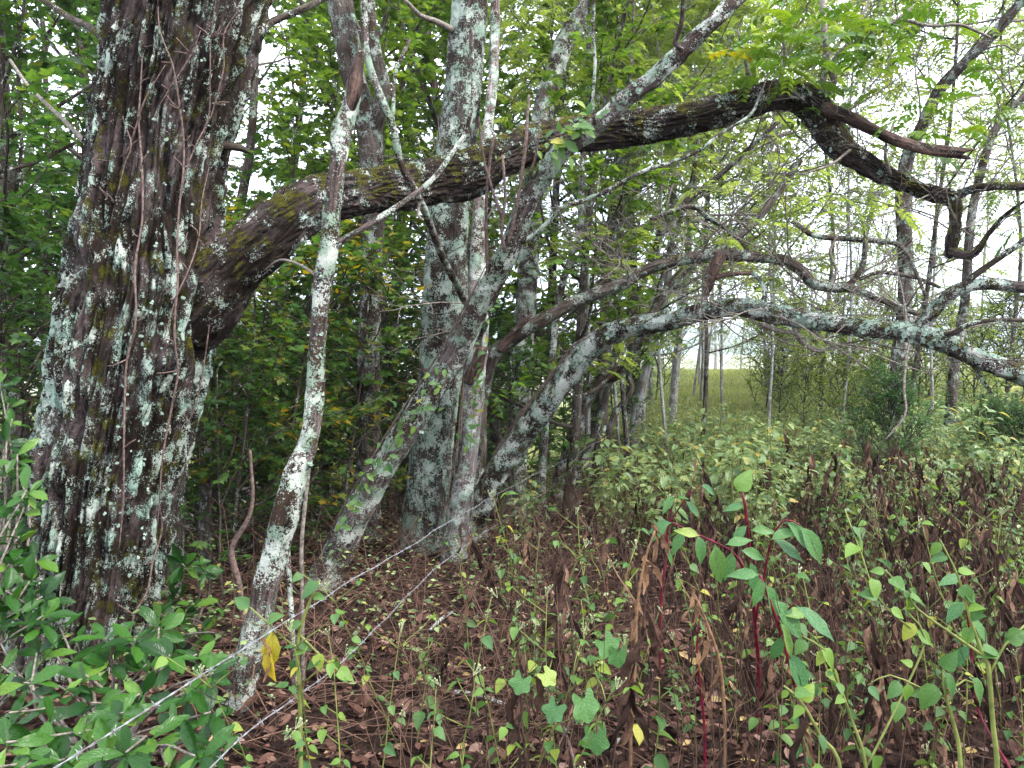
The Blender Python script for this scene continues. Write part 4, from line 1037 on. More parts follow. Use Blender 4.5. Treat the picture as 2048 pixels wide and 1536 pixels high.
for px, d, s in [(560, 6.2, .9), (690, 6.6, .85), (470, 5.6, .85), (620, 8.5, 1.1), (790, 9, 1.1), (520, 10, 1.3), (420, 7.5, 1.1), (720, 11, 1.3)]:
    put('sap1', px, d, s)
for px, d, s in [(450, 5.2, .62), (640, 7.4, .8), (30, 5.4, 1.0), (-40, 4.6, .9), (90, 7.5, 1.2), (980, 9.2, .9), (1040, 8.2, .75), (1000, 12, 1.2), (540, 7.2, .7), (1100, 11, 1.0), (330, 6.8, .9), (1180, 13, 1.0), (760, 14, 1.5), (900, 11.5, 1.1)]:
    put('sap2', px, d, s)
for px, d, s in [(470, 6.4, .8), (600, 8.2, 1.0), (680, 9.4, 1.0), (520, 9, 1.1), (380, 8.5, 1.2), (780, 10.5, 1.1), (900, 12.5, 1.2), (1030, 14, 1.2), (1120, 15.5, 1.2), (620, 12, 1.4), (450, 12.5, 1.5), (840, 15, 1.6), (980, 18, 1.7), (60, 9.5, 1.4), (-50, 8, 1.3), (560, 15, 1.7), (700, 17, 1.8), (1230, 19, 1.3)]:
    put('bush1', px, d, s)
for px, d, s in [(1560, 16, 1.1), (1640, 17.5, 1.2), (1740, 16, 1.1), (1850, 18, 1.1), (1930, 20, 1.2), (2040, 18, 1.2), (1600, 21, 1.3), (1690, 13, .8), (1780, 20, 1.4), (1530, 19, 1.1), (1330, 25, 1.1), (2000, 19, 1.4), (1900, 21, 1.4), (1545, 26, 1.8), (1585, 24, 1.5), (1630, 28, 2.0), (1680, 23, 1.6), (1720, 26, 1.9), (1310, 21, 1.4), (1350, 30, 1.8), (1760, 13.5, .9), (1830, 18, 1.5), (1960, 15, 1.2), (1610, 15, .8), (1660, 19, 1.2), (1500, 33, 1.2), (1440, 42, 1.6), (2040, 18, 1.6), (1700, 16.5, 1.0)]:
    put('bush2', px, d, s)
for px, d, s in [(1790, 9.0, .80), (1985, 9.6, .62), (2050, 9.0, .6), (1560, 19, .7)]:
    put('cedar', px, d, s)

# ------------------------------------------------------------------ glossy shrubs round the trunk foot
SH = []
for q in range(5):
    wq = (1.0, 1.2, .85, 1.05, .95)[q]
    pr = [(0, .012), (.10, .03), (.26, .11 * wq), (.45, .175 * wq), (.63, .20 * wq), (.80, .16 * wq), (.93, .075 * wq), (1, 0)]
    L = leaf_strip(pr, (.03, .10, .16, .05, .12)[q], (.08, .22, .40, -.06, .30)[q], 2, (0, 0, .2, -.3, .1)[q], (.010, .022, .015, .03, .018)[q])
    L[0][:, 0] += .05 * (q - 2) * L[0][:, 1] ** 2
    SH.append(mk('leaf', L[0], L[1], M['leaf_shrub'], True, uv=L[2]))
def shrub(label, base_px, rosettes, nleaf=(5, 9), size=(.075, .135), group=None, seed=0):
    b = P(*base_px); b = g3(b[0], b[1])
    t = thing('glossy_shrub', b, label, 'shrub', group)
    for (px, py, d) in rosettes:
        c = P(px, py, d)
        L = np.linalg.norm(c - b)
        mid = b * .45 + c * .55 + np.array([rng.normal() * .08, rng.normal() * .08, L * .08])
        A = Acc(); A.tube(catmull(np.array([[*b, .010], [*mid, .006], [*c, .0035]]), .08), 6)
        st = ob('stem', A.mesh('stem', M['twig'], base=b), t)
        ax = np.array([rng.normal() * .35, -.55 + rng.normal() * .35, .85]); ax /= np.linalg.norm(ax)
        s1 = np.cross(ax, (1, 0, 0)); s1 /= np.linalg.norm(s1); s2 = np.cross(ax, s1)
        n = rng.integers(*nleaf); a0 = rng.uniform(0, 6.28)
        for k in range(n):
            th = a0 + k * 2.4 + rng.normal() * .2
            out = s1 * math.cos(th) + s2 * math.sin(th)
            up = .25 + .5 * (k / n) + rng.normal() * .15
            d_ = out + ax * up + np.array([0, 0, rng.uniform(-.55, .1)])
            leaf_obj(st, SH[rng.integers(5)], c - ax * (.06 * (1 - k / n)), d_, ax + rng.normal(size=3) * .25, rng.uniform(*size), 'leaf', b)
    return t
def scatter(n, x0, x1, y0, y1, d0, d1, keep=None):
    out = []; tries = 0
    while len(out) < n and tries < 20000:
        tries += 1
        x, y = rng.uniform(x0, x1), rng.uniform(y0, y1)
        if keep and not keep(x, y): continue
        if any((x - a) ** 2 + (y - b) ** 2 < (50 if tries < 8000 else 32) ** 2 for a, b, _ in out): continue
        f = (y - y0) / (y1 - y0)
        out.append((x, y, d1 + (d0 - d1) * f + rng.normal() * .08))
    return out
shrub('glossy dark green shrub spreading before the old trunk foot', (200, 1500, 3.0), scatter(38, -20, 430, 1235, 1540, 2.25, 3.35, lambda x, y: y > 1235 + max(0, (x - 300)) * .75 and not (x > 130 and y < 1270 and x < 260)))
shrub('glossy shrub with drooping leaves left of the old trunk', (-60, 1500, 3.3), scatter(34, -60, 100, 760, 1235, 3.1, 4.0, lambda x, y: x < 20 + (y - 760) * .15))
shrub('small glossy shrub peeping out behind the old trunk foot', (370, 1330, 4.3), scatter(11, 315, 435, 1125, 1290, 3.75, 4.2))

# ------------------------------------------------------------------ barbed wire
def wire(label, pts, nb):
    C = catmull(np.array([P(*p) for p in pts]), .012)
    base = C[0]
    t = thing('barbed_wire', base, label, 'wire', None)
    C = C + np.stack([fbm(C * 1.3 + 5, 3), C[:, 0] * 0, fbm(C * 1.3 + 50, 3)], 1) * .012 * sm((C[:, 1:2] - 1.5) / 1.5)
    T, N, B = frames(C)
    s = np.concatenate([[0], np.cumsum(np.linalg.norm(np.diff(C, axis=0), axis=1))])
    for q in range(2):
        ph = s / .055 * 2 * math.pi / 2 + q * math.pi
        Cq = C + (N * np.cos(ph)[:, None] + B * np.sin(ph)[:, None]) * .0013
        A = Acc(); A.tube(np.hstack([Cq, np.full((len(C), 1), .0013)]), 6)
        ob('strand', A.mesh('strand', M['wire'], base=base), t)
    for p in np.cumsum(rng.uniform(.09, .15, int(s[-1] / .12))):
        i = min(np.searchsorted(s, p), len(C) - 1)
        R = orient(T[i:i + 1], N[i:i + 1])[0]
        a = rng.uniform(0, 6.28)
        R = R * .62 @ np.array([[math.cos(a), 0, math.sin(a)], [0, 1, 0], [-math.sin(a), 0, math.cos(a)]])
        o = bpy.data.objects.new('barb', BARB); COL.objects.link(o); o.parent = t
        c = C[i] - base
        o.matrix_local = Matrix([[*R[0], c[0]], [*R[1], c[1]], [*R[2], c[2]], [0, 0, 0, 1]])
A = Acc()
th = np.linspace(0, 4 * math.pi, 22)
A.tube(np.stack([np.cos(th) * .0055, np.linspace(-.006, .006, 22), np.sin(th) * .0055, np.full(22, .0014)], 1), 5)
for sx, yy in ((1, -.006), (-1, .006)):
    A.tube(np.array([[.004 * sx, yy, 0, .0014], [.012 * sx, yy * 1.6, .004, .0012], [.019 * sx, yy * 2, .010 * sx, .0004]]), 5)
    A.tube(np.array([[0, yy * .5, .004 * sx, .0014], [-.004, yy * .8, .012 * sx, .0012], [-.006, yy, .019 * sx, .0004]]), 5)
BARB = A.mesh('barb', M['wire'])
wire('upper strand of barbed wire strung past the trees', [(40, 1580, 1.40), (110, 1536, 1.47), (255, 1445, 1.68), (400, 1352, 1.96), (560, 1250, 2.40), (700, 1163, 3.0), (880, 1058, 4.4), (1000, 985, 6.3), (1110, 930, 8.2), (1218, 872, 10.1)], 40)
wire('lower strand of barbed wire close to the brown tangle', [(395, 1562, 1.97), (425, 1534, 2.03), (500, 1462, 2.22), (625, 1368, 2.65), (760, 1248, 3.35), (870, 1140, 4.3), (1020, 1032, 6.8), (1120, 965, 8.4), (1225, 905, 10.15)], 40)

# ------------------------------------------------------------------ weeds, pokeweed and dead stalks
WL = []
for q, pr in enumerate(([(0, .008), (.10, .02), (.16, .24), (.32, .33), (.55, .27), (.8, .12), (1, 0)], [(0, .008), (.12, .02), (.2, .2), (.4, .30), (.62, .26), (.84, .12), (1, 0)], [(0, .01), (.08, .05), (.22, .30), (.42, .36), (.7, .25), (.9, .10), (1, 0)])):
    L = leaf_strip(pr, .05 + .03 * q, .25 + .1 * q, 2, 0, .02)
    WL.append(mk('leaf', L[0], L[1], M['leaf_weed'], True, uv=L[2]))
PKL = []
for q in range(3):
    L = leaf_strip([(0, .008), (.10, .03), (.24, .14), (.45, .21), (.66, .17), (.86, .07), (1, 0)], .06 + .03 * q, .15 + .15 * q, 2, 0, .02)
    PKL.append(mk('leaf', L[0], L[1], M['leaf_poke'], True, uv=L[2]))
YL = mk('leaf', *leaf_strip([(0, .01), (.15, .12), (.4, .22), (.7, .17), (1, 0)], .2, .4, 2, 0, .03)[:2], M['leaf_yellow'], True, uv=leaf_strip([(0, .01), (.15, .12), (.4, .22), (.7, .17), (1, 0)], .2, .4, 2)[2])
def crumple(seed, w=.12, mat='leaf_dry', name='shrivelled_leaf'):
    V = []; n = 8
    r = np.random.default_rng(seed)
    for k in range(n):
        f = k / (n - 1); a = f * r.uniform(1.5, 4) + r.uniform(0, 1); ww = w * math.sin(math.pi * (f * .86 + .07)) * r.uniform(.6, 1.2)
        c = np.array([math.sin(f * 6 + seed) * .06, f, math.cos(f * 5 + seed) * .06])
        for s in (-1, 0, 1):
            V.append(c + np.array([math.cos(a) * ww * s, 0, math.sin(a) * ww * s]) + (np.array([-math.sin(a), 0, math.cos(a)]) * .07 if s == 0 else 0) + r.normal(size=3) * .026)
    T = []
    for k in range(n - 1):
        for c in range(2):
            a = k * 3 + c; T += [(a, a + 1, a + 4), (a, a + 4, a + 3)]
    return mk(name, np.array(V), np.array(T), M[mat], True)
DL = [crumple(k, .05 + .022 * (k % 3)) for k in range(5)]
DT = [crumple(20 + k, .10, 'leaf_tan') for k in range(2)]
DR = [crumple(30 + k, .22, 'leaf_red', 'red_leaf') for k in range(2)]
fl = leaf_strip([(0, .0), (.3, .35), (.6, .45), (1, 0)], .4, .1, 1)
def flower_mesh():
    A = Acc()
    for k in range(7):
        c = rng.normal(size=3) * np.array([.011, .011, .006]); r = rng.uniform(.002, .0036)
        ph = np.linspace(0, 1, 4)
        Q = np.stack([np.full(4, c[0]), np.full(4, c[1]), c[2] + ph * r * 2.4, r * np.array([.5, 1, .9, .3])], 1)
        A.tube(Q, 6)
        A.tube(np.array([[0, 0, -.03, .0012], [*c, .001]]), 3, cap=False)
    return A.mesh('flower_head', M['flower'])
FLO = [flower_mesh() for _ in range(2)]

def make_weed(h, label, group, npair, lsize, flowers=2, name='weed', lean=.12):
    t = thing(name, (0, 0, 0), label, 'weed', group)
    Q = bpath((0, 0, -.03), (rng.normal() * lean, rng.normal() * lean, 1), h + .03, 7, .10, .05, .0034, .0014)
    A = Acc(); A.tube(catmull(Q, .05), 6)
    st = ob('stem', A.mesh('stem', M['green_stem']), t)
    th = rng.uniform(0, 6.28)
    tips = [(Q[-1, :3], Q[-1, :3] - Q[-2, :3])]
    for k in range(npair):
        f = .35 + .62 * (k + rng.random() * .5) / npair
        p, d, _ = at_path(Q, f)
        th += 1.57 + rng.normal() * .2
        for s in (0, 1):
            a = th + math.pi * s
            o_ = np.array([math.cos(a), math.sin(a), 0])
            if rng.random() < .30:
                L = rng.uniform(.08, .26) * h
                B = bpath(p, o_ + np.array([0, 0, .8]), L, 3, .12, .05, .0026, .0014)
                A = Acc(); A.tube(B, 5); ss = ob('side_stem', A.mesh('side_stem', M['green_stem']), t)
                tips.append((B[-1, :3], B[-1, :3] - B[-2, :3]))
                pp = B[-1, :3]
                for w_ in (-1, 1):
                    a2 = a + w_ * 1.3
                    leaf_obj(ss, WL[rng.integers(3)], pp, (math.cos(a2), math.sin(a2), rng.uniform(-.5, .2)), (rng.normal() * .3, rng.normal() * .3 - .2, 1), lsize * rng.uniform(.5, .85))
            elif rng.random() < .85:
                leaf_obj(t, WL[rng.integers(3)], p, o_ + np.array([0, 0, rng.uniform(-.7, .15)]), np.array([rng.normal() * .35, rng.normal() * .35 - .25, 1]), lsize * rng.uniform(.6, 1.15) * (1.1 - .35 * f))
    for (p, d) in tips[:(flowers + 1) // 2]:
        if flowers:
            o = bpy.data.objects.new('flower_head', FLO[rng.integers(2)]); COL.objects.link(o); o.parent = t
            o.location = p + d / np.linalg.norm(d) * .02
            o.rotation_euler = (rng.normal() * .4, rng.normal() * .4, 0)
    return t
GW = 'green weeds rising from the leaf litter'
weeds = [make_weed(.62, 'knee-high green weed with small pale flower heads in leaf litter', GW, 7, .062, 2),
         make_weed(.80, 'taller leggy weed with paired oval leaves and pale flower heads', GW, 8, .062, 3),
         make_weed(.45, 'short broad-leaved green weed without flowers in leaf litter', GW, 5, .078, 0),
         make_weed(.72, 'branching green weed with several pale flower clusters in leaf litter', GW, 7, .056, 4)]
spots = []
hero = [(850, 1460, 2.3, 0), (905, 1500, 2.4, 2), (740, 1440, 2.5, 3), (610, 1300, 2.7, 1), (560, 1300, 2.6, 3), (690, 1500, 2.6, 0), (830, 1300, 3.2, 2), (1080, 1130, 3.6, 3), (1130, 1180, 3.4, 1), (1190, 1200, 3.2, 2), (1080, 1220, 3.3, 0),
        (950, 1220, 3.8, 3), (1050, 1480, 2.4, 3), (1230, 1150, 3.8, 1), (1000, 1120, 4.6, 0), (1010, 1440, 2.6, 0), (640, 1430, 2.4, 0), (1300, 1480, 2.8, 2), (1700, 1420, 2.4, 3), (1800, 1350, 2.6, 1), (1900, 1450, 2.3, 3), (1950, 1250, 2.9, 0), (1760, 1250, 3.0, 2), (1850, 1180, 3.4, 3), (1650, 1480, 2.5, 0), (2020, 1350, 2.5, 1)]
for px, py, d, k in hero:
    spots.append(((px - W / 2) / F * d, d, k, rng.uniform(.85, 1.15)))
tries = 0
while len(spots) < 165 and tries < 4000:
    tries += 1
    y = rng.uniform(2.6, 7.6); x = rng.uniform(-.9, .74 * y)
    if x < .15 * y - .9 + rng.normal() * .2: continue
    if y > 4.4 and x < .19 * y - .05: continue          # the ground along the wire stays low
    dens = .30 + .70 * sm((x - .22 * y) / 2.0)
    if rng.random() > dens: continue
    spots.append((x, y, rng.integers(4), rng.uniform(.7, 1.2)))
used = set()
for x, y, k, s in spots:
    k = int(k); rz = rng.uniform(0, 6.28)
    if k in used: dup(weeds[k], g3(x, y), rz, s)
    else: place(weeds[k], g3(x, y), rz, s); used.add(k)

def make_dead(h, nl, label):
    t = thing('dead_stalk', (0, 0, 0), label, 'dead weed', 'dead brown stalks in the leaf litter')
    Q = bpath((0, 0, -.03), (rng.normal() * .15, rng.normal() * .15, 1), h + .03, 6, .10, .04, .0055, .0025)
    A = Acc(); A.tube(Q, 5); ob('stem', A.mesh('stem', M['dark_stalk']), t)
    for k in range(nl):
        p, d, _ = at_path(Q, rng.uniform(.25, .98))
        a = rng.uniform(0, 6.28)
        leaf_obj(t, DL[rng.integers(5)], p, (math.cos(a) * .35, math.sin(a) * .35, -1), (math.cos(a), math.sin(a), .3), rng.uniform(.09, .22), 'shrivelled_leaf')
    return t
deads = [make_dead(.80, 9, 'dead dark stalk hung with many shrivelled brown leaves'), make_dead(.6, 7, 'short dead stalk hung with shrivelled brown leaves'),
         make_dead(.95, 10, 'tall dead dark stalk hung with shrivelled brown leaves'), make_dead(.7, 2, 'almost leafless thin dark dead stalk'), make_dead(.5, 1, 'short leafless dark dead stalk')]
used = set(); n_ = 0
while n_ < 300:
    y = 2.3 + 6.2 * rng.random() ** .8; x = rng.uniform(-.7, .80 * y)
    if x < .15 * y - 1.0: continue
    if y > 4.8 and x < .17 * y - .25: continue
    if rng.random() > .40 + .6 * sm((x - .22 * y) / 1.5): continue
    k = rng.choice(5, p=[.26, .24, .18, .18, .14]); n_ += 1
    if k in used: dup(deads[k], g3(x, y), rng.uniform(0, 6.28), rng.uniform(.7, 1.15))
    else: place(deads[k], g3(x, y), rng.uniform(0, 6.28), 1.0); used.add(k)

def px_plant(name, label, cat, stems, mat, base, leaves, sides=8):
    b = P(*base); b = g3(b[0], b[1])
    t = thing(name, b, label, cat)
    for q, st in enumerate(stems):
        Q = pxpath(st)
        if q == 0:
            Q = np.vstack([[b[0], b[1], b[2] - .04, Q[0, 3]], Q]) if Q[0, 2] > b[2] + .02 else Q
        A = Acc(); A.tube(catmull(Q, .03), sides, wob=.05)
        ob('stem' if q == 0 else 'side_stem', A.mesh('stem', mat, base=b), t)
    for me, px, py, d, dirv, s in leaves:
        dv = np.array(dirv, float)
        leaf_obj(t, me, P(px, py, d), dv, (rng.normal() * .25 + dv[0] * .3, -.75 + rng.normal() * .2, .7), s, 'leaf', b)
    return t
def pk(px, py, d, dx, dz, L, dy=None):
    return (PKL[rng.integers(3)], px, py, d, (dx, rng.uniform(-.5, .1) if dy is None else dy, dz), L)
px_plant('pokeweed', 'tallest pokeweed with crimson stem and arching crown of green leaves', 'pokeweed',
  [[(1518, 1345, 7.9, 3.4), (1511, 1260, 7.9, 3.3), (1505, 1170, 7.2, 3.2), (1497, 1080, 6.5, 3.15), (1490, 1010, 5.8, 3.1), (1484, 985, 4.3, 3.1)],
   [(1505, 1170, 5.8, 3.2), (1470, 1110, 5.0, 3.1), (1430, 1085, 4.3, 3.0), (1380, 1062, 3.6, 2.95), (1345, 1045, 2.9, 2.9)],
   [(1511, 1240, 5.8, 3.25), (1530, 1140, 5.0, 3.1), (1545, 1075, 4.3, 3.05), (1570, 1040, 3.6, 3.0), (1600, 1050, 2.9, 3.0)]], M['red_stem'], (1518, 1345, 3.4),
  [(WL[2], 1475, 985, 3.05, (.5, -.2, 1), .10), pk(1345, 1045, 2.9, -1, -.2, 0.098), pk(1370, 1060, 2.95, -.6, -.8, 0.107), pk(1395, 1068, 2.95, .2, -1, 0.115), pk(1400, 1072, 2.9, -.8, .3, 0.098), pk(1430, 1085, 3.0, .1, -1, 0.164), pk(1450, 1090, 3.0, .8, .3, 0.107), pk(1465, 1100, 3.0, -.2, -1, 0.131), pk(1480, 1100, 3.0, .9, -.2, 0.115), pk(1500, 1120, 3.0, .2, -.9, 0.139), pk(1545, 1075, 3.05, .9, -.6, 0.148), pk(1570, 1040, 3.0, .8, -.7, 0.164), pk(1600, 1050, 3.0, .7, -1, 0.180), pk(1540, 1080, 3.0, .6, .4, 0.115), pk(1490, 1010, 3.1, -1, -.1, 0.090), pk(1495, 1050, 3.1, -.7, -.6, 0.098), pk(1500, 1060, 3.1, .8, .1, 0.098)])
px_plant('pokeweed', 'leaning pokeweed with crimson stem and long hanging pointed leaves', 'pokeweed',
  [[(1625, 1548, 9.4, 2.6), (1606, 1450, 9.4, 2.6), (1580, 1330, 8.6, 2.6), (1556, 1250, 7.9, 2.6), (1535, 1190, 6.5, 2.6), (1520, 1150, 5.0, 2.6)],
   [(1556, 1250, 5.0, 2.6), (1580, 1215, 4.3, 2.55), (1600, 1205, 3.6, 2.5)]], M['red_stem'], (1628, 1560, 2.6),
  [pk(1530, 1165, 2.6, .5, -1, 0.156), pk(1545, 1195, 2.55, .8, -1, 0.180), pk(1590, 1208, 2.5, .9, -.7, 0.164), pk(1560, 1240, 2.5, .4, -1, 0.139), pk(1575, 1300, 2.5, .5, -1, 0.156), pk(1565, 1270, 2.5, -.4, -1, 0.098), pk(1525, 1150, 2.6, -.3, -1, 0.115), pk(1590, 1330, 2.5, .6, -1, 0.123), pk(1520, 1150, 2.6, -.9, .1, 0.107), (DT[0], 1582, 1330, 2.58, (.1, 0, -1), .16), (DT[1], 1605, 1440, 2.55, (.2, 0, -1), .15), pk(1560, 1230, 2.55, 1, .2, 0.107)])
px_plant('pokeweed', 'small pokeweed with bare crimson stem amid the brown litter', 'pokeweed',
  [[(1409, 1462, 5.8, 2.9), (1400, 1370, 5.8, 2.9), (1394, 1300, 4.3, 2.9), (1398, 1240, 2.9, 2.9)]], M['red_stem'], (1410, 1470, 2.9),
  [(DT[0], 1398, 1290, 2.9, (-.2, 0, -1), .14), (DT[1], 1395, 1330, 2.9, (.2, 0, -1), .12), pk(1398, 1240, 2.9, .5, -.6, 0.066)])
px_plant('pokeweed', 'thin pokeweed with red stem among low green weeds', 'pokeweed',
  [[(1322, 1200, 5.0, 3.9), (1332, 1120, 5.0, 3.9), (1336, 1050, 4.3, 3.9), (1350, 990, 3.6, 3.9)], [(1336, 1050, 3.6, 3.9), (1370, 1000, 2.9, 3.85), (1400, 970, 2.2, 3.8)]], M['red_stem'], (1320, 1330, 3.9),
  [pk(1350, 990, 3.9, -.6, -.6, 0.115), pk(1345, 1010, 3.9, .8, -.5, 0.115), pk(1336, 1050, 3.85, -.8, -.5, 0.107), pk(1370, 1000, 3.85, .7, -.7, 0.115), pk(1400, 970, 3.8, .8, -.3, 0.107), pk(1330, 1100, 3.85, .6, -.8, 0.098)])
px_plant('pokeweed', 'pokeweed with red stem at the edge of the green weeds', 'pokeweed',
  [[(2030, 1560, 7.2, 2.7), (1960, 1430, 5.0, 2.9), (1945, 1330, 5.0, 2.9), (1935, 1230, 4.3, 2.9), (1925, 1150, 3.6, 2.9)]], M['red_stem'], (2040, 1570, 2.7),
  [pk(1930, 1200, 2.9, -.6, -.6, 0.115), pk(1935, 1230, 2.85, .7, -.8, 0.123), pk(1925, 1150, 2.9, -.8, -.2, 0.107), pk(1940, 1290, 2.85, -.7, -.8, 0.115)])
def wl(px, py, d, dx, dz, L): return (WL[rng.integers(3)], px, py, d, (dx, rng.uniform(-.6, .1), dz), L)
def stem_leaves(pts, n, L):
    out = []
    for k in range(n):
        f = (k + rng.random()) / n * (len(pts) - 1); i = min(int(f), len(pts) - 2); p = np.array(pts[i]) * (1 - f + i) + np.array(pts[i + 1]) * (f - i)
        out.append(wl(p[0], p[1], p[3], rng.normal() * .8, rng.uniform(-1, .3), L * rng.uniform(.6, 1.2)))
    return out
T1 = [[(1995, 1560, 10.5, 2.1), (1986, 1450, 9.8, 2.1), (1976, 1330, 9.0, 2.1), (1962, 1300, 7.5, 2.1), (1935, 1220, 6.0, 2.1), (1915, 1150, 4.5, 2.1), (1880, 1080, 3.8, 2.1)], [(1968, 1312, 6.0, 2.1), (1900, 1265, 5.2, 2.1), (1835, 1218, 4.5, 2.1), (1808, 1180, 3.8, 2.1), (1770, 1140, 3.0, 2.1)], [(1978, 1350, 5.2, 2.1), (2010, 1290, 4.5, 2.1), (2050, 1250, 3.8, 2.1)]]
px_plant('tall_weed', 'tall forking weed with thick yellow-green stem beside brown stalks', 'weed', T1, M['green_stem'], (1998, 1570, 2.1), stem_leaves(T1[0][3:], 9, .055) + stem_leaves(T1[1][2:], 8, .05) + stem_leaves(T1[2], 4, .055))
T2 = [[(1922, 1560, 9.0, 2.0), (1908, 1450, 8.2, 2.0), (1892, 1395, 6.8, 2.0), (1886, 1340, 4.5, 2.0)], [(1892, 1395, 4.5, 2.0), (1840, 1375, 3.8, 2.0), (1780, 1350, 3.0, 2.0), (1735, 1370, 2.2, 2.0)], [(1890, 1390, 4.5, 2.0), (1930, 1360, 3.8, 2.0), (1960, 1370, 3.0, 2.0)]]
px_plant('tall_weed', 'yellow-green weed with big drooping round leaves beside the forking weed', 'weed', T2, M['green_stem'], (1925, 1570, 2.0), [wl(1870, 1360, 1.98, -.5, -1, .085), wl(1885, 1340, 1.98, .6, -1, .09), wl(1940, 1350, 1.98, .6, -1, .085), wl(1886, 1340, 1.98, .1, .6, .06)] + stem_leaves(T2[1], 4, .06))
T3 = [[(1685, 1560, 7.5, 2.1), (1640, 1470, 6.8, 2.1), (1607, 1410, 6.0, 2.1), (1585, 1385, 4.5, 2.1), (1568, 1372, 3.8, 2.1)]]
px_plant('tall_weed', 'bent green weed tipped with small white flowers', 'weed', T3, M['green_stem'], (1690, 1570, 2.1), stem_leaves(T3[0][1:], 5, .05))
T4 = [[(1735, 1560, 6.8, 2.2), (1700, 1430, 6.0, 2.2), (1670, 1350, 5.2, 2.2), (1650, 1300, 4.5, 2.2), (1600, 1270, 3.0, 2.2)], [(1735, 1530, 5.2, 2.2), (1800, 1400, 4.5, 2.25), (1850, 1280, 4.5, 2.3), (1820, 1230, 3.8, 2.3)], [(1850, 1280, 3.8, 2.3), (1760, 1200, 3.0, 2.3), (1720, 1100, 3.0, 2.35), (1690, 1020, 2.2, 2.4)]]
px_plant('tall_weed', 'sprawling green weed with long bare pale stems', 'weed', T4, M['green_stem'], (1740, 1570, 2.2), stem_leaves(T4[0][1:], 6, .055) + stem_leaves(T4[1], 4, .06) + stem_leaves(T4[2], 7, .06))
T5 = [[(600, 1400, 9, 2.5), (595, 1320, 8, 2.5), (600, 1260, 7, 2.5), (625, 1190, 6, 2.5), (640, 1160, 4, 2.5)], [(597, 1300, 5, 2.5), (560, 1270, 4, 2.45), (535, 1245, 3, 2.4), (500, 1215, 3, 2.4)], [(600, 1270, 5, 2.5), (650, 1320, 4, 2.5), (690, 1350, 3, 2.5)]]
px_plant('yellowing_weed', 'weed with one large drooping yellow leaf beside the slender tree', 'weed', T5, M['green_stem'], (602, 1480, 2.5), [(YL, 545, 1262, 2.4, (-.05, -.1, -1), .13), (YL, 540, 1300, 2.39, (-.05, -.1, -1), .11), wl(500, 1215, 2.4, -.6, .4, .06), wl(535, 1245, 2.4, .5, .5, .06), (DT[0], 532, 1270, 2.39, (0, 0, -1), .14)] + stem_leaves(T5[0][1:], 5, .06) + stem_leaves(T5[2], 5, .06))
for pts, lab in (([(1262, 1440, 7, 2.9), (1270, 1330, 7, 2.9), (1275, 1210, 6, 2.9), (1290, 1120, 5, 2.9), (1310, 1060, 3, 2.9)], 'upright dry orange-tan stalk among green weeds'), ([(1450, 1460, 7, 2.8), (1440, 1330, 7, 2.8), (1415, 1250, 6, 2.8), (1390, 1190, 4, 2.8)], 'bent dry tan stalk with hanging papery leaves')):
    px_plant('dry_stalk', lab, 'dead weed', [pts, [(pts[2][0], pts[2][1], 4, pts[2][3]), (pts[2][0] - 40, pts[2][1] - 60, 3, pts[2][3]), (pts[2][0] - 60, pts[2][1] - 100, 2, pts[2][3])]], M['tan_stalk'], (pts[0][0], pts[0][1] + 40, pts[0][3]), [(DT[k % 2], p[0], p[1] - 10, p[3], (rng.normal() * .2, 0, -1), rng.uniform(.08, .16)) for k, p in enumerate(pts[1:] * 2)])
# lobed-leaf plant low in front
def lobed():
    n = 30; pts = []
    for k in range(n):
        th = -math.pi / 2 + (k + .5) / n * 2 * math.pi
        a = (th + math.pi / 2) / (2 * math.pi)
        r = .42 + .065 * math.cos(5 * (th - math.pi / 2)) + .02 * math.sin(k * 7.1)
        if a < .06 or a > .94: r *= .55
        pts.append((r * math.cos(th), .42 + r * math.sin(th)))
    V = [(0, 0, 0)] + [(x, y, .12 * abs(x) + .03 * math.sin(9 * x + 5 * y) - .2 * y * y) for x, y in pts] + [(0, .4, -.03)]
    T = [(n + 1, k + 1, (k + 1) % n + 1) for k in range(n)] + [(0, n, 1)]
    return np.array(V, float), np.array(T)
LM = lobed(); LOB = mk('leaf', LM[0], LM[1], M['leaf_poke'], True, uv=np.stack([LM[0][:, 0] * 2, LM[0][:, 1], LM[0][:, 0] * 0], 1))
px_plant('lobed_leaf_vine', 'low plant with broad lobed green leaves above brown litter', 'plant', [[(1150, 1540, 6, 2.5), (1120, 1440, 5, 2.5), (1080, 1350, 4, 2.5)], [(1130, 1470, 5, 2.5), (1170, 1400, 4, 2.45)]], M['vine'], (1155, 1560, 2.5),
  [(LOB, 1160, 1380, 2.45, (.3, -.3, -.8), 0.116), (LOB, 1120, 1400, 2.45, (-.5, -.3, -.7), 0.088), (LOB, 1190, 1450, 2.4, (0, -.3, -1), 0.102), (LOB, 1050, 1345, 2.5, (-.3, -.3, -.6), 0.082), (LOB, 1080, 1340, 2.5, (.6, -.3, -.4), 0.075), (LOB, 1200, 1270, 2.6, (.6, -.2, -.8), 0.102), (LOB, 1235, 1290, 2.6, (.1, -.2, -1), 0.088)])
for px, py, d in [(1405, 1492, 3.2), (1350, 1440, 3.4)]:
    c = g3((px - W / 2) / F * d, d)
    Q = np.array([[0, 0, .026 * (1 - math.cos(t)), max(.001, .026 * math.sin(t))] for t in np.linspace(.05, 3.1, 9)])
    A = Acc(); A.tube(Q, 12, wob=.06, cap=True)
    ob('walnut', A.mesh('walnut', M['dark_stalk']), None, 'black rotting walnut lying on the leaf litter', 'nut', 'fallen walnuts', loc=c - np.array([0, 0, .004]))
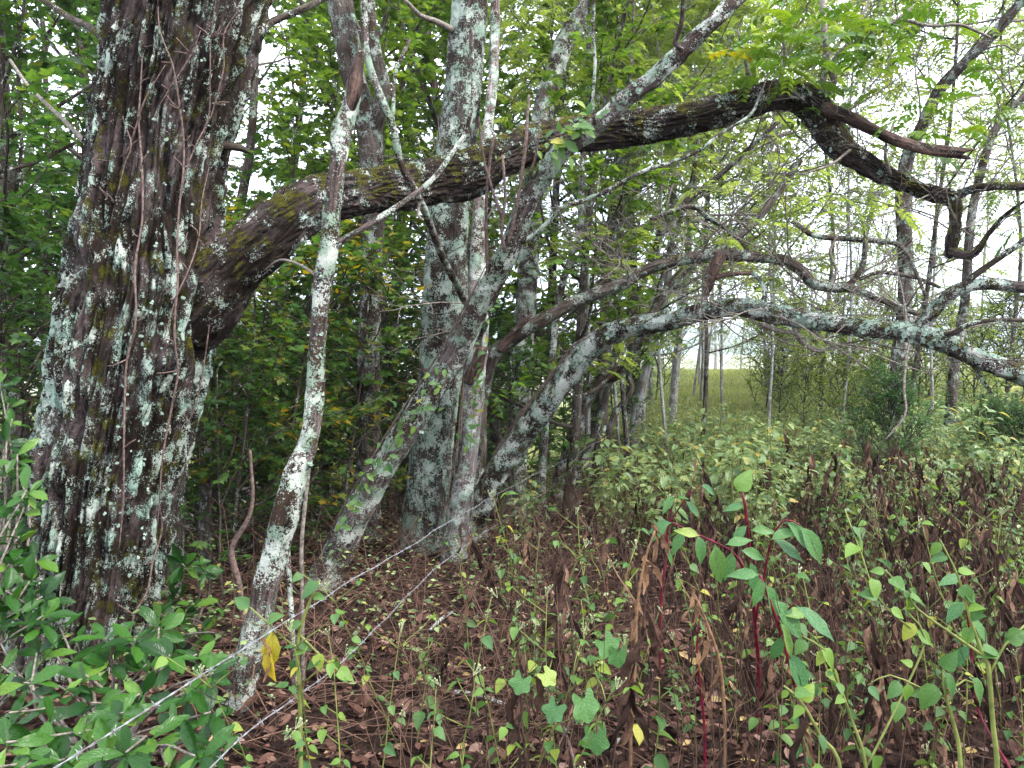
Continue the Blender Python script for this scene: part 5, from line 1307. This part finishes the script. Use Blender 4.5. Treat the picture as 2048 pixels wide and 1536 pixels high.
for a, b_, lab in (((905, 1345, 3.75), (1010, 1368, 3.6), 'pale fallen stick lying on the brown litter'), ((1195, 1410, 3.2), (1260, 1420, 3.3), 'short pale broken stick beneath the lobed leaves'), ((860, 1270, 4.6), (905, 1235, 4.9), 'small pale stick leaning in the brown tangle')):
    p, q = P(*a), P(*b_)
    p = g3(p[0], p[1], .02); q = g3(q[0], q[1], .035)
    A = Acc(); A.tube(catmull(np.array([[*p, .010], [*((p + q) / 2 + np.array([0, 0, .012])), .012], [*q, .008]]), .03), 8, wob=.15)
    base = p
    ob('fallen_stick', A.mesh('fallen_stick', M['bark_white'], base=base), None, lab, 'stick', loc=base)

# small vine leaves on the trunks
IV = mk('leaf', OVAL[0], OVAL[1], M['leaf_weed'], True, uv=OVAL[2])
def creeper(label, pts, n, size):
    Q = np.array([np.append(P(a, b, d), .0025) for a, b, d in pts])
    base = Q[0, :3]
    t = thing('creeper', base, label, 'vine')
    A = Acc(); A.tube(catmull(Q, .05), 5); ob('stem', A.mesh('stem', M['vine'], base=base), t)
    for k in range(n):
        p, d, _ = at_path(Q, rng.random())
        leaf_obj(t, IV, p + rng.normal(size=3) * .04, (rng.normal(), -.4, rng.normal() * .8 - .3), (rng.normal() * .4, -.9, .6), size * rng.uniform(.6, 1.3), 'leaf', base)
creeper('leafy creeper climbing the lower side of the leaning tree', [(700, 1070, 5.1), (715, 980, 5.1), (760, 930, 5.1), (800, 860, 5.1), (850, 800, 5.05), (880, 740, 5.0)], 60, .06)
creeper('leafy creeper on the leaning tree where it crosses the mossy limb', [(1100, 310, 4.6), (1130, 280, 4.6), (1160, 245, 4.58), (1190, 230, 4.55)], 34, .085)
creeper('leafy creeper round the forks of the narrow crooked stem', [(940, 900, 6.1), (950, 800, 6.1), (960, 690, 6.1), (990, 600, 5.9), (1010, 520, 5.7)], 50, .06)

# ------------------------------------------------------------------ weed mass further back: 260 plants, then the rest as stuff
def mass_weed(h, n, size, tpl=OVALF):
    A = Acc(); pos = []; dr = []; nm = []
    for s in range(3):
        Q = bpath((rng.normal() * .05, rng.normal() * .05, -.04), (rng.normal() * .3, rng.normal() * .3, 1), h * rng.uniform(.7, 1.05), 5, .12, .03, .005, .002)
        A.tube(Q, 4)
        for k in range(n // 3):
            p, d, _ = at_path(Q, .2 + .8 * rng.random() ** .6)
            a = rng.uniform(0, 6.28); o_ = np.array([math.cos(a), math.sin(a), 0])
            pos.append(p + o_ * rng.uniform(0, .12)); dr.append(o_ + np.array([0, 0, rng.uniform(-.6, .3)])); nm.append((rng.normal() * .35, rng.normal() * .35, 1))
    pos, dr, nm = np.array(pos), np.array(dr), np.array(nm)
    return A, pos, dr, nm, size * rng.uniform(.5, 1.2, len(pos))
LT = leaf_strip([(0, 0), (.3, .26), (.65, .22), (1, 0)], .1, .25)
wm = []
for k, (h, n, sz, lab) in enumerate(((.75, 66, .085, 'bushy weed with dull green oval leaves in the undergrowth'), (.95, 72, .08, 'tall bushy weed with dull green oval leaves in the undergrowth'), (.6, 54, .09, 'low bushy weed with broad oval leaves in the undergrowth'), (.85, 42, .075, 'thin-leaved lanky weed in the undergrowth'))):
    A, pos, dr, nm, sz_ = mass_weed(h, n, sz)
    t = thing('undergrowth_weed', (0, 0, 0), lab, 'weed', 'weeds of the green undergrowth beside the clearing')
    ob('stem', A.mesh('stem', M['green_stem']), t)
    ob('foliage', leaf_cloud('foliage', LT, pos, dr, nm, sz_, M['leaf_weedmass']), t)
    wm.append(t)
cand = []
while len(cand) < 860:
    y = rng.uniform(5.6, 22); x = rng.uniform(-.5, .86 * y)
    edge = .16 * y + .2 + .35 * math.sin(y * 1.3)
    if x < edge and rng.random() > .12: continue
    if 15 < y and abs(x - .26 * y) < 1.4: continue          # grassy clearing
    if y < 7.5 and rng.random() > (y - 5.2) / 2.6: continue
    if float(fbm(np.array([[x * .8, y * .8, 9.3]]), 2)[0]) < -.32: continue
    cand.append((y, x))
cand.sort()
used = set()
for y, x in cand[:290]:
    cv = float(fbm(np.array([[x * .55, y * .55, 3.3]]), 2)[0]); k = int(np.clip(round(1.5 + 2.2 * cv + rng.normal() * .7), 0, 3)); s = float(np.clip(1.05 + .75 * cv + rng.normal() * .18, .55, 1.65)) * (1 + .25 * float(sm((x - 3.5) / 3)))
    if k in used: dup(wm[k], g3(x, y), rng.uniform(0, 6.28), s)
    else: place(wm[k], g3(x, y), rng.uniform(0, 6.28), s); used.add(k)
PO, DRR, NM, SZ = [], [], [], []
far_c = []
while len(far_c) < 520:
    y = rng.uniform(19, 42); x = rng.uniform(.10 * y, .9 * y)
    if abs(x - .265 * y) < .9 + .4 * math.sin(y): continue
    far_c.append((y, x))
for y, x in cand[290:] + far_c:
    _, pos, dr, nm, sz_ = mass_weed(rng.uniform(.6, .95), 45, .085)
    PO.append(pos + g3(x, y)); DRR.append(dr); NM.append(nm); SZ.append(sz_)
ob('undergrowth', leaf_cloud('undergrowth', OVALF, np.vstack(PO), np.vstack(DRR), np.vstack(NM), np.concatenate(SZ), M['leaf_weedmass']), None, 'distant mass of leafy green weeds round the grassy clearing', 'undergrowth', kind='stuff')

# ------------------------------------------------------------------ leaf litter, twig tangle, grass, forest-floor leaves
n = 46000
y = 1.2 + 9 * rng.random(n) ** 1.3; x = rng.uniform(-.85, .95, n) * (y + 1.2)
z = gh(x, y) + rng.uniform(.004, .04, n)
a = rng.uniform(0, 6.28, n)
d_ = np.stack([np.cos(a), np.sin(a), rng.normal(size=n) * .22], 1); nn = np.stack([rng.normal(size=n) * .3, rng.normal(size=n) * .3, np.ones(n)], 1)
LLT = leaf_strip([(0, 0), (.3, .26), (.7, .24), (1, 0)], .12, -.12)
ob('leaf_litter', leaf_cloud('leaf_litter', LLT, np.stack([x, y, z], 1), d_, nn, rng.uniform(.022, .075, n) * (1 + .6 * (rng.random(n) > .93)), M['litter']), None, 'brown fallen leaves covering the forest floor', 'leaf litter', kind='stuff')

A = Acc()
R_ = []
def tangle(n, fx, ln, r, mode):
    for k in range(n):
        x, y = fx()
        p = g3(x, y, rng.uniform(0, .10)); L = rng.uniform(*ln)
        a = rng.uniform(0, 6.28)
        up = rng.uniform(.15, 1.6)
        Q = bpath(p, (math.cos(a), math.sin(a), up), L, 5, .22, -.16 if mode else -.05, rng.uniform(*r), .0012)
        V, Fq, b = tube_arrays(Q, 3, cap=False)
        A.add(V, Fq, np.full(len(V), rng.random() ** 1.8))
def fx1():
    y = rng.uniform(3.0, 10.5); return rng.uniform(-.38 * y - .1, .17 * y - .2), y
def fx2():
    y = rng.uniform(2.6, 7.5); return rng.uniform(-.1 * y - .3, .72 * y), y
tangle(1500, fx1, (.4, 1.2), (.0015, .0040), 1)
tangle(350, fx2, (.2, .6), (.0012, .003), 1)
def fx3():
    while True:
        y = rng.uniform(2.4, 12); x = rng.uniform(-.1 * y - .3, 1.0 * y)
        if x > .14 * y - .8 and rng.random() < .65 + .35 * sm((x - .2 * y) / 2): return x, y
def upright(n):
    for k in range(n):
        x, y = fx3(); p = g3(x, y, -.02); a = rng.uniform(0, 6.28); t_ = abs(rng.normal()) * .22
        Q = bpath(p, (math.cos(a) * t_, math.sin(a) * t_, 1), rng.uniform(.3, 1.05), 4, .12, .0, rng.uniform(.0013, .0034), .0008)
        V, Fq, b = tube_arrays(Q, 3, cap=False)
        A.add(V, Fq, np.full(len(V), rng.random() ** 1.5))
        if rng.random() < .6:
            p2, d2, _ = at_path(Q, rng.uniform(.4, .9))
            Q = bpath(p2, d2 + rng.normal(size=3) * .5, rng.uniform(.1, .35), 3, .15, .0, .0016, .0008)
            V, Fq, b = tube_arrays(Q, 3, cap=False)
            A.add(V, Fq, np.full(len(V), rng.random() ** 1.5))
upright(2700)
V = np.vstack(A.V); Fq = np.vstack(A.F)
ob('twig_tangle', mk('twig_tangle', V, Fq, M['twig_brown'], True, rnd=np.concatenate(A.X)), None, 'tangle of bare brown brambles and twigs under the trees', 'brambles', kind='stuff')

n = 30000
y = rng.uniform(12, 42, n); x = .25 * y + rng.normal(size=n) * (.10 * y + 1.2)
a = rng.uniform(0, 6.28, n)
d_ = np.stack([np.cos(a) * .8, np.sin(a) * .8, np.ones(n)], 1); nn = np.stack([np.cos(a), np.sin(a), np.full(n, -.3)], 1)
GR = leaf_strip([(0, .05), (.5, .04), (1, 0)], .1, .6)
M['grass'] = leaf_mat('meadow_grass', [(0, (.10, .13, .03)), (.55, (.17, .21, .05)), (.8, (.25, .25, .08)), (1, (.30, .22, .11))], trans=.45, rough=.5)
ob('grass', leaf_cloud('grass', GR, np.stack([x, y, gh(x, y) - .01], 1), d_, nn, rng.uniform(.05, .16, n), M['grass']), None, 'light green grass of the clearing between the trees', 'grass', kind='stuff')

n = 14000
y = 3.4 + 14 * rng.random(n) ** 1.1; x = rng.uniform(-.75, .16, n) * y
cl_ = fbm(np.stack([x * 1.6, y * 1.6, x * 0], 1), 2) > -.1
x, y = x[cl_], y[cl_]; n = len(x)
a = rng.uniform(0, 6.28, n)
d_ = np.stack([np.cos(a), np.sin(a), rng.normal(size=n) * .3], 1); nn = np.stack([rng.normal(size=n) * .4, rng.normal(size=n) * .4 - .2, np.ones(n)], 1)
ob('ground_cover', leaf_cloud('ground_cover', OVALF, np.stack([x, y, gh(x, y) + .02 + .38 * rng.random(n) ** 1.5], 1), d_, nn, rng.uniform(.025, .06, n), M['leaf_weedmass']), None, 'low small-leaved ground cover on the forest floor', 'ground cover', kind='stuff')

# ------------------------------------------------------------------ haze over the far field and hills
k = NT('thin_haze')
pv = k.n('ShaderNodeVolumePrincipled', {'Color': (.80, .88, 1.0, 1), 'Density': .00055, 'Anisotropy': .2})
k.t.links.new(pv.outputs[0], k.out.inputs['Volume'])
hx0, hx1, hy0, hy1, hz0, hz1 = -2800.0, 2800.0, -90.0, 2700.0, -12.0, 190.0
Vb = [(x, y, z) for z in (hz0, hz1) for y in (hy0, hy1) for x in (hx0, hx1)]
ob('haze', mk('haze', Vb, [(0, 2, 3, 1), (4, 5, 7, 6), (0, 1, 5, 4), (2, 6, 7, 3), (0, 4, 6, 2), (1, 3, 7, 5)], k.m), None, 'thin bluish haze over the distant field and hills', 'haze', kind='stuff')
